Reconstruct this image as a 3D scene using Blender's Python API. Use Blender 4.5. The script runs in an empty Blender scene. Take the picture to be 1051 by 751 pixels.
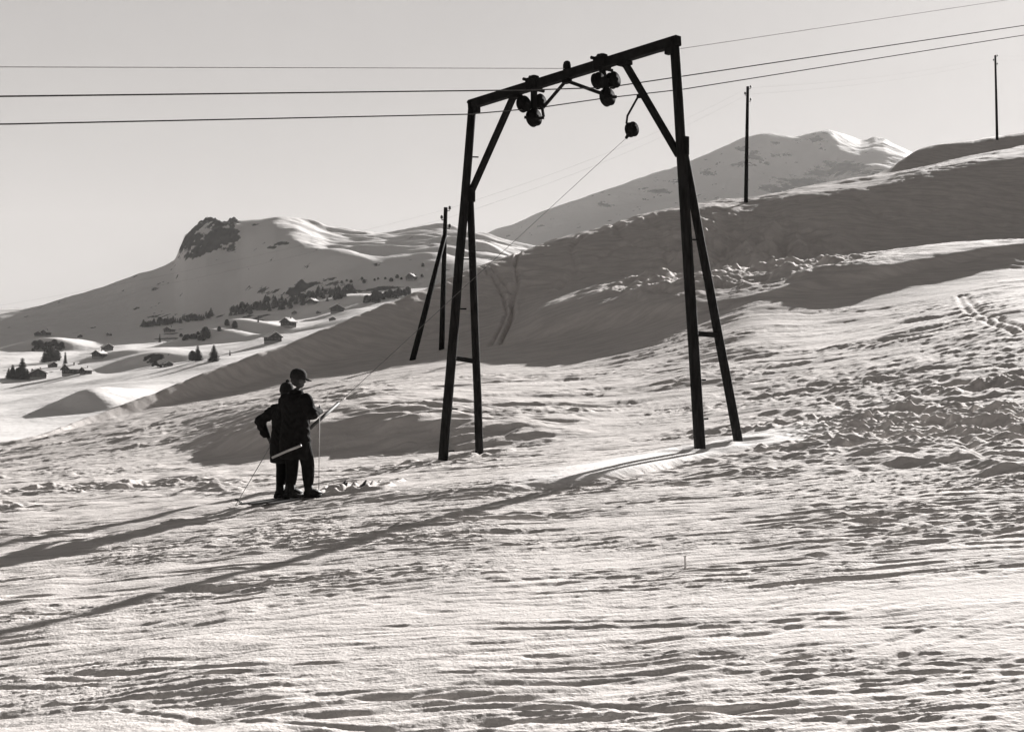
import bpy, bmesh, math, random
import numpy as np
from mathutils import Vector, Matrix, Quaternion

R = math.radians
sc = bpy.context.scene
COL = sc.collection
random.seed(7)

# ------------------------------------------------------------------ camera, world, sun, exposure
F, CX, HOR, EYE = 1400.0, 525.5, 395.0, 1.6          # focal length and horizon in photo pixels, eye height in metres
cam_d = bpy.data.cameras.new('camera')
cam = bpy.data.objects.new('camera', cam_d)
COL.objects.link(cam)
cam.location = (0, 0, EYE)
cam.rotation_euler = (R(90), 0, 0)
cam_d.sensor_width = 36.0
cam_d.lens = F / 1051.0 * 36.0
cam_d.shift_y = (HOR - 375.5) / 1051.0
cam_d.clip_start = 0.1
cam_d.clip_end = 60000
sc.camera = cam

SUN_AZ, SUN_EL = 27.0, 18.0
SKY_STR, SKY_POW, SKY_BACK, SKY_TOP = 0.104, 0.30, 0.15, 0.12
world = bpy.data.worlds.new('World')
sc.world = world
world.use_nodes = True
wn, wl = world.node_tree.nodes, world.node_tree.links
wn.clear()
sky = wn.new('ShaderNodeTexSky')
sky.sky_type = 'NISHITA'
sky.sun_disc = False
sky.sun_elevation = R(SUN_EL)
sky.sun_rotation = R(SUN_AZ)
sky.altitude = 1800
sky.air_density = 1.0
sky.dust_density = 2.0
sky.ozone_density = 1.0
sep = wn.new('ShaderNodeSeparateColor')
wl.new(sky.outputs[0], sep.inputs[0])
mixrg = wn.new('ShaderNodeMath'); mixrg.operation = 'MULTIPLY_ADD'      # a red filter on black and white film
mixrg.inputs[1].default_value = 0.3
wl.new(sep.outputs[1], mixrg.inputs[0])
mr = wn.new('ShaderNodeMath'); mr.operation = 'MULTIPLY'; mr.inputs[1].default_value = 0.7
wl.new(sep.outputs[0], mr.inputs[0])
wl.new(mr.outputs[0], mixrg.inputs[2])
tint = wn.new('ShaderNodeVectorMath'); tint.operation = 'SCALE'
tint.inputs[0].default_value = (1.0, 0.958, 0.940)
wl.new(mixrg.outputs[0], tint.inputs['Scale'])
def wmath(op, *a, clamp=False):
    n = wn.new('ShaderNodeMath')
    n.operation = op
    n.use_clamp = clamp
    for k, v in enumerate(a):
        if isinstance(v, (int, float)):
            n.inputs[k].default_value = v
        else:
            wl.new(v, n.inputs[k])
    return n.outputs[0]

# added sky weighting: bright ahead, darkened overhead and behind to deepen the shade
wtc = wn.new('ShaderNodeTexCoord')
nrm = wn.new('ShaderNodeVectorMath'); nrm.operation = 'NORMALIZE'
wl.new(wtc.outputs['Generated'], nrm.inputs[0])
dt_ = wn.new('ShaderNodeVectorMath'); dt_.operation = 'DOT_PRODUCT'
wl.new(nrm.outputs[0], dt_.inputs[0])
dt_.inputs[1].default_value = (math.sin(R(SUN_AZ - 20)), math.cos(R(SUN_AZ - 20)), 0)
sxyz = wn.new('ShaderNodeSeparateXYZ')
wl.new(nrm.outputs[0], sxyz.inputs[0])
def ramp(x, a, b, lo, hi):
    n = wn.new('ShaderNodeMapRange')
    n.interpolation_type = 'SMOOTHSTEP'
    for k, v in zip(('From Min', 'From Max', 'To Min', 'To Max'), (a, b, lo, hi)):
        n.inputs[k].default_value = v
    wl.new(x, n.inputs[0])
    return n.outputs[0]
sky_gain = wmath('MULTIPLY', ramp(dt_.outputs['Value'], 0.0, 0.62, SKY_BACK, 1.0), ramp(sxyz.outputs['Z'], 0.30, 0.75, 1.0, SKY_TOP))
cn = wn.new('ShaderNodeTexNoise')
cn.inputs['Scale'].default_value = 5.0
cn.inputs['Detail'].default_value = 8
cn.inputs['Roughness'].default_value = 0.65
wl.new(nrm.outputs[0], cn.inputs['Vector'])
sky_gain = wmath('MULTIPLY', sky_gain, wmath('MULTIPLY_ADD', cn.outputs[0], 0.22, 0.89))
flat = wmath('MULTIPLY', wmath('POWER', mixrg.outputs[0], SKY_POW), sky_gain)
wl.new(flat, tint.inputs['Scale'])
bg = wn.new('ShaderNodeBackground')
bg.inputs[1].default_value = SKY_STR
wl.new(tint.outputs[0], bg.inputs[0])
wo = wn.new('ShaderNodeOutputWorld')
wl.new(bg.outputs[0], wo.inputs[0])

s_az, s_el = R(SUN_AZ), R(SUN_EL)
SUN = Vector((math.sin(s_az) * math.cos(s_el), math.cos(s_az) * math.cos(s_el), math.sin(s_el)))
sl = bpy.data.lights.new('sun', 'SUN')
sl.energy = 5.0
sl.angle = R(0.5)
sl.color = (1.0, 0.972, 0.950)
sun = bpy.data.objects.new('sun', sl)
COL.objects.link(sun)
sun.rotation_euler = SUN.to_track_quat('Z', 'Y').to_euler()
sun.location = SUN * 500

vs = sc.view_settings
vs.view_transform = 'Standard'
vs.look = 'None'
vs.gamma = 1.0
vs.use_curve_mapping = False
vs.exposure = 1.6

# ------------------------------------------------------------------ helpers
def P(px, py, d):
    """Point at depth d (metres) that the photo shows at pixel px, py."""
    return Vector(((px - CX) / F * d, d, EYE + (HOR - py) / F * d))

def tag(o, label=None, cat=None, group=None, kind=None):
    if label: o['label'] = label
    if cat: o['category'] = cat
    if group: o['group'] = group
    if kind: o['kind'] = kind
    return o

def empty(name, loc=(0, 0, 0), rz=0.0):
    o = bpy.data.objects.new(name, None)
    o.location = loc
    o.rotation_euler = (0, 0, rz)
    o.empty_display_size = 0.2
    COL.objects.link(o)
    return o

def kids(o):
    return [c for c in COL.objects if c.parent == o]

def copy_tree(o, parent=None):
    c = o.copy()
    COL.objects.link(c)
    if parent is not None:
        c.parent = parent
    for ch in kids(o):
        copy_tree(ch, c)
    return c

def link_mesh(name, me, mats, parent=None, smooth=False):
    o = bpy.data.objects.new(name, me)
    COL.objects.link(o)
    for m in (mats if isinstance(mats, (list, tuple)) else [mats]):
        me.materials.append(m)
    if parent is not None:
        o.parent = parent
    if smooth:
        me.polygons.foreach_set('use_smooth', [True] * len(me.polygons))
    return o

class MB:
    """Collects boxes, tubes and lathes; build() links them as one mesh object."""
    def __init__(self):
        self.bm = bmesh.new()

    def box(self, c, size, rot=None, bevel=0.0):
        m = Matrix.Translation(Vector(c))
        if rot is not None:
            m = m @ (rot.to_matrix().to_4x4() if isinstance(rot, Quaternion) else rot)
        m = m @ Matrix.Diagonal((size[0], size[1], size[2], 1))
        r = bmesh.ops.create_cube(self.bm, size=1.0, matrix=m)
        if bevel:
            es = list({e for v in r['verts'] for e in v.link_edges})
            bmesh.ops.bevel(self.bm, geom=es, offset=bevel, segments=1, affect='EDGES', profile=0.5)
        return self

    def beam(self, a, b, w, h, up=(0, 0, 1), bevel=0.006):
        a, b = Vector(a), Vector(b)
        y = (b - a).normalized()
        x = y.cross(Vector(up)).normalized()
        z = x.cross(y)
        rot = Matrix((x, y, z)).transposed().to_4x4()
        return self.box((a + b) / 2, (w, (b - a).length, h), rot, bevel)

    def tube(self, pts, rads, seg=10, cap=True):
        pts = [Vector(p) for p in pts]
        if not isinstance(rads, (list, tuple)):
            rads = [rads] * len(pts)
        rings, prev = [], None
        for i, p in enumerate(pts):
            t = (pts[min(i + 1, len(pts) - 1)] - pts[max(i - 1, 0)]).normalized()
            if prev is None:
                n = t.orthogonal().normalized()
            else:
                n = (prev - t * prev.dot(t)).normalized()
            prev = n
            bn = t.cross(n)
            rings.append([self.bm.verts.new(p + (n * math.cos(k * 2 * math.pi / seg) + bn * math.sin(k * 2 * math.pi / seg)) * rads[i])
                          for k in range(seg)])
        for a, b in zip(rings, rings[1:]):
            for k in range(seg):
                self.bm.faces.new((a[k], a[(k + 1) % seg], b[(k + 1) % seg], b[k]))
        if cap:
            self.bm.faces.new(rings[0][::-1])
            self.bm.faces.new(rings[-1])
        return self

    def lathe(self, c, axis, prof, seg=20):
        """prof: list of (radius, distance along axis)."""
        c, axis = Vector(c), Vector(axis).normalized()
        n = axis.orthogonal().normalized()
        bn = axis.cross(n)
        rings = []
        for r, h in prof:
            rings.append([self.bm.verts.new(c + axis * h + (n * math.cos(k * 2 * math.pi / seg) + bn * math.sin(k * 2 * math.pi / seg)) * max(r, 1e-4))
                          for k in range(seg)])
        for a, b in zip(rings, rings[1:]):
            for k in range(seg):
                self.bm.faces.new((a[k], a[(k + 1) % seg], b[(k + 1) % seg], b[k]))
        self.bm.faces.new(rings[0][::-1])
        self.bm.faces.new(rings[-1])
        return self

    def build(self, name, mat, parent=None, smooth=False):
        me = bpy.data.meshes.new(name)
        bmesh.ops.recalc_face_normals(self.bm, faces=self.bm.faces)
        self.bm.to_mesh(me)
        self.bm.free()
        return link_mesh(name, me, mat, parent, smooth)

# ------------------------------------------------------------------ materials
def new_mat(name):
    m = bpy.data.materials.new(name)
    m.use_nodes = True
    nt = m.node_tree
    b = nt.nodes['Principled BSDF']
    return m, nt, b

def grey(v, warm=1.0):
    return (v, v * (1 - 0.027 * warm), v * (1 - 0.045 * warm), 1)

def noise_mat(name, v0, v1, scale, rough=0.8, bump=0.0, bscale=None, stretch=(1, 1, 1), spec=0.3, dist=0.02):
    m, nt, b = new_mat(name)
    tc = nt.nodes.new('ShaderNodeTexCoord')
    mp = nt.nodes.new('ShaderNodeMapping')
    mp.inputs['Scale'].default_value = stretch
    nt.links.new(tc.outputs['Object'], mp.inputs[0])
    n = nt.nodes.new('ShaderNodeTexNoise')
    n.inputs['Scale'].default_value = scale
    n.inputs['Detail'].default_value = 6
    nt.links.new(mp.outputs[0], n.inputs['Vector'])
    cr = nt.nodes.new('ShaderNodeValToRGB')
    cr.color_ramp.elements[0].position = 0.35
    cr.color_ramp.elements[1].position = 0.65
    cr.color_ramp.elements[0].color = grey(v0)
    cr.color_ramp.elements[1].color = grey(v1)
    nt.links.new(n.outputs[0], cr.inputs[0])
    nt.links.new(cr.outputs[0], b.inputs['Base Color'])
    b.inputs['Roughness'].default_value = rough
    b.inputs['Specular IOR Level'].default_value = spec
    if bump:
        n2 = nt.nodes.new('ShaderNodeTexNoise')
        n2.inputs['Scale'].default_value = bscale or scale
        n2.inputs['Detail'].default_value = 5
        nt.links.new(mp.outputs[0], n2.inputs['Vector'])
        bp = nt.nodes.new('ShaderNodeBump')
        bp.inputs['Strength'].default_value = bump
        bp.inputs['Distance'].default_value = dist
        nt.links.new(n2.outputs[0], bp.inputs['Height'])
        nt.links.new(bp.outputs[0], b.inputs['Normal'])
    return m

def snow_mat(name, albedo, bumps, rock=False, rock_scale=0.02, rock_v=(0.03, 0.12), streak=False):
    """bumps: list of (scale, distance); rock: blend bare rock by the mesh attribute 'rock'."""
    m, nt, b = new_mat(name)
    geo = nt.nodes.new('ShaderNodeNewGeometry')
    nz = nt.nodes.new('ShaderNodeTexNoise')
    nz.inputs['Scale'].default_value = bumps[0][0] * 0.15
    nz.inputs['Detail'].default_value = 4
    nt.links.new(geo.outputs['Position'], nz.inputs['Vector'])
    cr = nt.nodes.new('ShaderNodeValToRGB')
    cr.color_ramp.elements[0].position = 0.3
    cr.color_ramp.elements[1].position = 0.7
    cr.color_ramp.elements[0].color = grey(albedo * 0.93)
    cr.color_ramp.elements[1].color = grey(albedo)
    nt.links.new(nz.outputs[0], cr.inputs[0])
    col = cr.outputs[0]
    if streak:
        mp = nt.nodes.new('ShaderNodeMapping')
        mp.inputs['Rotation'].default_value = (0, 0, R(-9))
        mp.inputs['Scale'].default_value = (0.55, 3.4, 1.0)
        nt.links.new(geo.outputs['Position'], mp.inputs[0])
        ns = nt.nodes.new('ShaderNodeTexNoise')
        ns.inputs['Scale'].default_value = 1.0
        ns.inputs['Detail'].default_value = 7
        ns.inputs['Roughness'].default_value = 0.66
        nt.links.new(mp.outputs[0], ns.inputs['Vector'])
        c2 = nt.nodes.new('ShaderNodeValToRGB')
        c2.color_ramp.elements[0].position = 0.36
        c2.color_ramp.elements[1].position = 0.62
        c2.color_ramp.elements[0].color = grey(0.80)
        c2.color_ramp.elements[1].color = grey(1.0)
        nt.links.new(ns.outputs[0], c2.inputs[0])
        mm = nt.nodes.new('ShaderNodeMix'); mm.data_type = 'RGBA'; mm.blend_type = 'MULTIPLY'
        mm.inputs['Factor'].default_value = 1.0
        nt.links.new(col, mm.inputs['A'])
        nt.links.new(c2.outputs[0], mm.inputs['B'])
        at0 = nt.nodes.new('ShaderNodeAttribute')             # drifted snow on the shelf, painted paler to add sunlit brightness
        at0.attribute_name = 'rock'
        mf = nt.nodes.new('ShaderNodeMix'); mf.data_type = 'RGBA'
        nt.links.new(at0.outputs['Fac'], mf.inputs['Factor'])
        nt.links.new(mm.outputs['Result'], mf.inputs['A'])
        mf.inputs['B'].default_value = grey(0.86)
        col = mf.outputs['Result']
    prev = None
    for s, dist in bumps:
        n2 = nt.nodes.new('ShaderNodeTexNoise')
        n2.inputs['Scale'].default_value = s
        n2.inputs['Detail'].default_value = 4
        n2.inputs['Roughness'].default_value = 0.6
        nt.links.new(geo.outputs['Position'], n2.inputs['Vector'])
        bp = nt.nodes.new('ShaderNodeBump')
        bp.inputs['Strength'].default_value = 1.0
        bp.inputs['Distance'].default_value = dist
        nt.links.new(n2.outputs[0], bp.inputs['Height'])
        if prev is not None:
            nt.links.new(prev.outputs[0], bp.inputs['Normal'])
        prev = bp
    nt.links.new(prev.outputs[0], b.inputs['Normal'])
    if rock:
        at = nt.nodes.new('ShaderNodeAttribute')
        at.attribute_name = 'rock'
        rn = nt.nodes.new('ShaderNodeTexNoise')
        rn.inputs['Scale'].default_value = rock_scale
        rn.inputs['Detail'].default_value = 7
        rn.inputs['Roughness'].default_value = 0.62
        nt.links.new(geo.outputs['Position'], rn.inputs['Vector'])
        ad = nt.nodes.new('ShaderNodeMath'); ad.operation = 'MULTIPLY_ADD'
        ad.inputs[1].default_value = 2.6
        ad.inputs[2].default_value = -1.3
        nt.links.new(rn.outputs[0], ad.inputs[0])
        sm = nt.nodes.new('ShaderNodeMath'); sm.operation = 'ADD'
        nt.links.new(at.outputs['Fac'], sm.inputs[0])
        nt.links.new(ad.outputs[0], sm.inputs[1])
        th = nt.nodes.new('ShaderNodeMapRange')
        th.inputs['From Min'].default_value = 0.47
        th.inputs['From Max'].default_value = 0.53
        nt.links.new(sm.outputs[0], th.inputs[0])
        rc = nt.nodes.new('ShaderNodeValToRGB')
        rc.color_ramp.elements[0].color = grey(rock_v[0])
        rc.color_ramp.elements[1].color = grey(rock_v[1])
        rc.color_ramp.elements[0].position = 0.35
        rc.color_ramp.elements[1].position = 0.7
        rn2 = nt.nodes.new('ShaderNodeTexNoise')
        rn2.inputs['Scale'].default_value = rock_scale * 2.3
        rn2.inputs['Detail'].default_value = 6
        nt.links.new(geo.outputs['Position'], rn2.inputs['Vector'])
        nt.links.new(rn2.outputs[0], rc.inputs[0])
        mx = nt.nodes.new('ShaderNodeMix'); mx.data_type = 'RGBA'
        nt.links.new(th.outputs[0], mx.inputs['Factor'])
        nt.links.new(col, mx.inputs['A'])
        nt.links.new(rc.outputs[0], mx.inputs['B'])
        col = mx.outputs['Result']
    nt.links.new(col, b.inputs['Base Color'])
    b.inputs['Roughness'].default_value = 0.9
    b.inputs['Specular IOR Level'].default_value = 0.03
    return m

M = {}
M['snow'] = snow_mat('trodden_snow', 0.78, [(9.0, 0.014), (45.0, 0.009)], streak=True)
M['snow_far'] = snow_mat('valley_snow', 0.78, [(0.05, 1.0), (0.25, 0.25)], True, 0.035, (0.02, 0.07))
M['snow_alp'] = snow_mat('mountain_snow', 0.78, [(0.008, 6.0), (0.04, 1.5)], True, 0.022, (0.012, 0.045))
M['snow_roof'] = noise_mat('roof_snow', 0.72, 0.8, 2.0, 0.8, 0.4, 3.0)
M['pole'] = noise_mat('tarred_timber', 0.009, 0.022, 3.0, 0.85, 0.5, 14.0, (8, 8, 1), 0.08)
M['steel'] = noise_mat('dark_painted_steel', 0.008, 0.016, 6.0, 0.8, 0.2, 30.0, spec=0.08)
M['wheel'] = noise_mat('greasy_pulley_iron', 0.007, 0.014, 12.0, 0.85, 0.2, 40.0, spec=0.06)
M['rope'] = noise_mat('steel_rope', 0.03, 0.06, 20.0, 0.6)
M['wire'] = noise_mat('galvanised_wire', 0.18, 0.25, 10.0, 0.5)
M['cord'] = noise_mat('hemp_cord', 0.10, 0.16, 30.0, 0.9)
M['wood'] = noise_mat('ash_wood', 0.34, 0.48, 5.0, 0.6, 0.2, 20, (1, 1, 8))
M['darkwood'] = noise_mat('dark_wood', 0.05, 0.09, 5.0, 0.6, 0.2, 20, (1, 1, 8))
M['porcelain'] = noise_mat('dark_porcelain', 0.05, 0.09, 8.0, 0.3)
M['jacket'] = noise_mat('dark_anorak_cloth', 0.009, 0.015, 18.0, 0.9, 0.5, 25.0, spec=0.05)
M['trousers'] = noise_mat('black_ski_trousers', 0.007, 0.012, 22.0, 0.9, 0.4, 30.0, spec=0.05)
M['skin'] = noise_mat('skin', 0.055, 0.08, 20.0, 0.7, spec=.1)
M['glove'] = noise_mat('grey_wool_glove', 0.06, 0.10, 40.0, 0.95, spec=.05)
M['leather'] = noise_mat('black_leather', 0.008, 0.014, 25.0, 0.6, 0.2, 60, spec=.1)
M['cap'] = noise_mat('dark_wool_cap', 0.012, 0.02, 40.0, 0.95, 0.5, 80)
M['scarf'] = noise_mat('pale_wool', 0.5, 0.62, 40.0, 0.95, 0.4, 80)
M['hair'] = noise_mat('dark_hair', 0.015, 0.03, 30.0, 0.7)
M['timber'] = noise_mat('weathered_chalet_timber', 0.02, 0.05, 1.5, 0.85, 0.5, 4.0, (1, 1, 8))
M['stone'] = noise_mat('plastered_stone', 0.2, 0.32, 1.2, 0.9, 0.4, 6.0)
M['glass'] = noise_mat('window_glass', 0.02, 0.03, 1.0, 0.1, spec=0.6)
M['foliage'] = noise_mat('conifer_needles', 0.012, 0.030, 0.7, 0.95, spec=0.03)
M['bark'] = noise_mat('conifer_bark', 0.03, 0.06, 2.0, 0.9)
M['twig'] = noise_mat('bare_shrub', 0.03, 0.06, 2.0, 0.9)

# ------------------------------------------------------------------ noise
rng = np.random.default_rng(11)
_ang = rng.uniform(0, 2 * np.pi, (512, 512))
_gx, _gy = np.cos(_ang).astype(np.float32), np.sin(_ang).astype(np.float32)

def perlin(x, y, seed=0):
    x = np.asarray(x, np.float64) + seed * 37.31
    y = np.asarray(y, np.float64) + seed * 91.77
    xi, yi = np.floor(x), np.floor(y)
    fx, fy = (x - xi).astype(np.float32), (y - yi).astype(np.float32)
    xi, yi = xi.astype(np.int64), yi.astype(np.int64)
    u = fx * fx * fx * (fx * (fx * 6 - 15) + 10)
    v = fy * fy * fy * (fy * (fy * 6 - 15) + 10)
    x0, x1, y0, y1 = xi & 511, (xi + 1) & 511, yi & 511, (yi + 1) & 511
    n00 = _gx[x0, y0] * fx + _gy[x0, y0] * fy
    n10 = _gx[x1, y0] * (fx - 1) + _gy[x1, y0] * fy
    n01 = _gx[x0, y1] * fx + _gy[x0, y1] * (fy - 1)
    n11 = _gx[x1, y1] * (fx - 1) + _gy[x1, y1] * (fy - 1)
    a = n00 + u * (n10 - n00)
    b = n01 + u * (n11 - n01)
    return (a + v * (b - a)) * 1.4

def fbm(x, y, o, seed=0, gain=0.5):
    t, a = 0.0, 1.0
    for k in range(o):
        t = t + a * perlin(x, y, seed + k * 3)
        x, y = x * 1.63 - y * 1.19, x * 1.19 + y * 1.63
        a *= gain
    return t

def sstep(a, b, x):
    t = np.clip((x - a) / (b - a), 0, 1)
    return t * t * (3 - 2 * t)

def pchip_slopes(X, Y):
    """X, Y: (n, cols)."""
    h = np.diff(X, axis=0)
    s = np.diff(Y, axis=0) / h
    m = np.zeros_like(Y)
    m[0], m[-1] = s[0], s[-1]
    if len(X) > 2:
        same = s[:-1] * s[1:] > 0
        w1, w2 = 2 * h[1:] + h[:-1], h[1:] + 2 * h[:-1]
        with np.errstate(divide='ignore', invalid='ignore'):
            hm = (w1 + w2) / (w1 / s[:-1] + w2 / s[1:])
        m[1:-1] = np.where(same, hm, 0)
    return m

def pchip(X, Y, q):
    """Columns of knots X, Y (n, cols), query rows q (r,) -> (r, cols)."""
    m = pchip_slopes(X, Y)
    out = np.zeros((len(q), X.shape[1]))
    Q = q[:, None]
    out[:] = Y[0] + m[0] * (Q - X[0])
    for k in range(len(X) - 1):
        h = X[k + 1] - X[k]
        t = (Q - X[k]) / h
        msk = t >= 0
        t2, t3 = t * t, t * t * t
        val = (2 * t3 - 3 * t2 + 1) * Y[k] + (t3 - 2 * t2 + t) * h * m[k] + (-2 * t3 + 3 * t2) * Y[k + 1] + (t3 - t2) * h * m[k + 1]
        out = np.where(msk, val, out)
    last = Q > X[-1]
    return np.where(last, Y[-1] + m[-1] * (Q - X[-1]), out)

def line(xs, ys, q):
    xs, ys = np.array(xs, float)[:, None], np.array(ys, float)[:, None]
    return pchip(xs, ys, np.clip(q, xs[0, 0], xs[-1, 0]))[:, 0]

class Sheet:
    """A height field on fan-shaped rows: columns are bearings, rows are distances."""
    def __init__(self, px, d, lines):
        # lines: list of (xs, pys, ds): photo pixels of a terrain line and its distance
        self.px, self.d = px, d
        self.u = (px - CX) / F
        D = np.stack([line(l[0], l[2], px) for l in lines])
        PY = np.stack([line(l[0], l[1], px) for l in lines])
        Z = EYE + (HOR - PY) / F * D
        self.D, self.Zk = D, Z
        self.z = pchip(D, Z, d)
        self.X = self.u[None, :] * d[:, None]
        self.Y = np.repeat(d[:, None], len(px), 1)

    @property
    def py(self):
        return HOR - (self.z - EYE) / self.Y * F

    def col(self, px):
        return int(np.clip(np.searchsorted(self.px, px), 1, len(self.px) - 1))

    def hit(self, px, py, dmin=0):
        """Distance and point where the ray through a photo pixel first meets the sheet."""
        c = self.col(px)
        w = (px - self.px[c - 1]) / (self.px[c] - self.px[c - 1])
        z = self.z[:, c - 1] * (1 - w) + self.z[:, c] * w
        p = HOR - (z - EYE) / self.d * F
        ok = np.nonzero((p <= py) & (self.d > dmin))[0]
        if len(ok) == 0:
            k = int(np.argmin(p))
        else:
            k = int(ok[0])
        d = self.d[k]
        if 0 < k and p[k - 1] > p[k] and len(ok):
            t = (p[k - 1] - py) / (p[k - 1] - p[k])
            if 0 <= t <= 1:
                d = self.d[k - 1] + t * (self.d[k] - self.d[k - 1])
        return Vector(((px - CX) / F * d, d, float(np.interp(d, self.d, z))))

    def height(self, X, Y):
        u = X / Y
        c = int(np.clip(np.searchsorted(self.u, u), 1, len(self.u) - 1))
        w = (u - self.u[c - 1]) / (self.u[c] - self.u[c - 1])
        return float(np.interp(Y, self.d, self.z[:, c - 1] * (1 - w) + self.z[:, c] * w))

    def mesh(self, name, mat, attr=None):
        r, c = self.z.shape
        co = np.stack([self.X, self.Y, self.z], -1).reshape(-1, 3).astype(np.float32)
        i = np.arange(r * c).reshape(r, c)
        q = np.stack([i[:-1, :-1], i[:-1, 1:], i[1:, 1:], i[1:, :-1]], -1).reshape(-1, 4).astype(np.int32)
        me = bpy.data.meshes.new(name)
        me.vertices.add(len(co))
        me.vertices.foreach_set('co', co.ravel())
        me.loops.add(q.size)
        me.loops.foreach_set('vertex_index', q.ravel())
        me.polygons.add(len(q))
        me.polygons.foreach_set('loop_start', np.arange(0, q.size, 4, dtype=np.int32))
        me.polygons.foreach_set('use_smooth', np.ones(len(q), bool))
        me.update(calc_edges=True)
        if attr is not None:
            a = me.attributes.new('rock', 'FLOAT', 'POINT')
            a.data.foreach_set('value', attr.astype(np.float32).ravel())
        o = link_mesh(name, me, mat)
        return tag(o, kind='structure')

def cols(lo, hi, step, far):
    inner = np.arange(lo, hi + step, step)
    g = step * 1.25 ** np.arange(1, 60)
    out = np.cumsum(g)
    right = inner[-1] + out[out < far]
    left = inner[0] - out[out < far][::-1]
    return np.concatenate([left, inner, right])

# ------------------------------------------------------------------ near ground: ski slope and the hillside behind it
px1 = cols(-60, 1112, 0.95, 1800)
d1 = np.concatenate([[-60.0, 0.6], np.geomspace(1.5, 5.2, 25)[:-1], np.geomspace(5.2, 26, 840)[:-1],
                     np.geomspace(26, 56, 260)[:-1], np.geomspace(56, 135, 300)[:-1], np.geomspace(135, 420, 60)])
X9 = [-1200, 10, 100, 200, 300, 400, 500, 560, 640, 720, 765, 850, 900, 950, 1040, 1300, 2400]
def c_(v): return [v] * len(X9)
Le_py = [560, 457, 437, 416, 396, 376, 357, 348, 336, 320, 310, 297, 289, 278, 262, 235, 180]
Le_d  = [50, 50, 54, 58, 61, 64, 65, 64, 62, 60, 60, 62, 63, 65, 68, 75, 80]
Lf_py = [552, 453, 425, 387, 350, 310, 270, 250, 228, 212, 207, 196, 190, 180, 163, 125, 60]
Lf_d  = [50.5, 51.5, 57.3, 63, 68.5, 75, 84, 88, 91, 94, 95.5, 95.5, 96.5, 98, 101, 108, 114]
L2_py = [559, 456.5, 436, 415, 394, 373, 346, 329, 313, 309, 303, 283, 273, 265, 252, 222, 165]
L2_d  = [50.2, 50.4, 54.6, 58.8, 62.0, 65.3, 67, 65.6, 63.8, 61.0, 61.0, 63.2, 64.3, 66.2, 69.2, 76.4, 81]
Lg_py = [557, 455.6, 433, 408, 382, 354, 322, 300, 282, 272, 268, 264, 257, 249, 243, 208, 145]
Lg_d  = [50.4, 51.2, 56.6, 61.6, 66, 70, 74.5, 77.5, 80, 81, 82, 83.5, 85.5, 87, 89, 95, 100]
Li_py = [553, 454, 426, 388.2, 351.2, 311, 270.5, 249.5, 226.4, 209.4, 205, 190, 181, 171, 154, 112, 50]
Li_d  = [51.6, 52.6, 58.4, 64.1, 69.6, 76.1, 85.5, 90.2, 97, 106, 112, 126, 134, 139, 144, 155, 160]
Lj_py = [555, 457, 430, 393, 356, 315, 273, 251, 226.4, 208.8, 204.4, 189, 179, 152, 138, 95, 36]
Lj_d  = [52.6, 53.8, 59.8, 65.6, 71.2, 78, 87.5, 92.5, 99.5, 109, 115.5, 128, 136.5, 144.5, 151, 164, 172]
def fall(dd, drop):
    return [p + drop for p in Lj_py], [d * dd for d in Lj_d]
k1, k2, k3 = fall(1.12, 9), fall(1.5, 60), fall(2.6, 120)
S1 = Sheet(px1, d1, [
    (X9, [395 + 1.62 / 2 * 1400] * 17, c_(2.0)),
    (X9, [395 + (1.63 + k) / 6.5 * 1400 for k in (.5, .10, .08, .06, .04, .02, 0, 0, 0, -.02, -.02, -.03, -.03, -.04, -.05, -.08, -.2)], c_(6.5)),
    (X9, [650, 537, 532, 523, 515, 506, 499, 496, 490, 484, 480, 471, 467, 463, 455, 440, 390], c_(19)),
    (X9, [620, 505, 500, 494, 487, 481, 473, 468, 463, 456, 451, 441, 436, 430, 421, 400, 340], c_(25)),
    (X9, [580, 474, 461, 446, 432, 420, 413, 408, 401, 391, 386, 375, 366, 356, 338, 310, 250], c_(38)),
    (X9, Le_py, Le_d), (X9, L2_py, L2_d), (X9, Lg_py, Lg_d), (X9, Lf_py, Lf_d), (X9, Li_py, Li_d), (X9, Lj_py, Lj_d),
    (X9, k1[0], k1[1]), (X9, k2[0], k2[1]), (X9, k3[0], k3[1])])
S1.z[:2] = S1.z[2]                       # behind the camera the snow runs on level
S1.X[0] = S1.u * 60
S1.X[1] = S1.u * 1.5
X, Y = S1.X, S1.Y
base = S1.z.copy()
pyb = S1.py
near = sstep(70, 45, Y)                  # trodden ski slope fades into the smooth hillside
PXG = np.repeat(px1[None, :], len(d1), 0)

def depth_of(xs, ys):
    """For every column the distance of a photo polyline on the bare slope."""
    t = line(xs, ys, px1)
    out = np.zeros(len(px1))
    kk = np.nonzero((d1 > 4) & (d1 < 60))[0]
    for c in range(len(px1)):
        p = np.minimum.accumulate(pyb[kk, c])
        out[c] = np.interp(-t[c], -p, d1[kk])
    return out

def seg_dist(poly):
    """Distance in plan from each vertex to a polyline of world points (only near it)."""
    best = np.full(X.shape, 1e3)
    xs, ys = [p[0] for p in poly], [p[1] for p in poly]
    msk = (X > min(xs) - 2) & (X < max(xs) + 2) & (Y > min(ys) - 2) & (Y < max(ys) + 2)
    qx, qy = X[msk], Y[msk]
    b = np.full(len(qx), 1e3)
    for a, c in zip(poly, poly[1:]):
        dx, dy = c[0] - a[0], c[1] - a[1]
        t = np.clip(((qx - a[0]) * dx + (qy - a[1]) * dy) / (dx * dx + dy * dy + 1e-9), 0, 1)
        b = np.minimum(b, np.hypot(qx - a[0] - t * dx, qy - a[1] - t * dy))
    best[msk] = b
    return best

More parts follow.
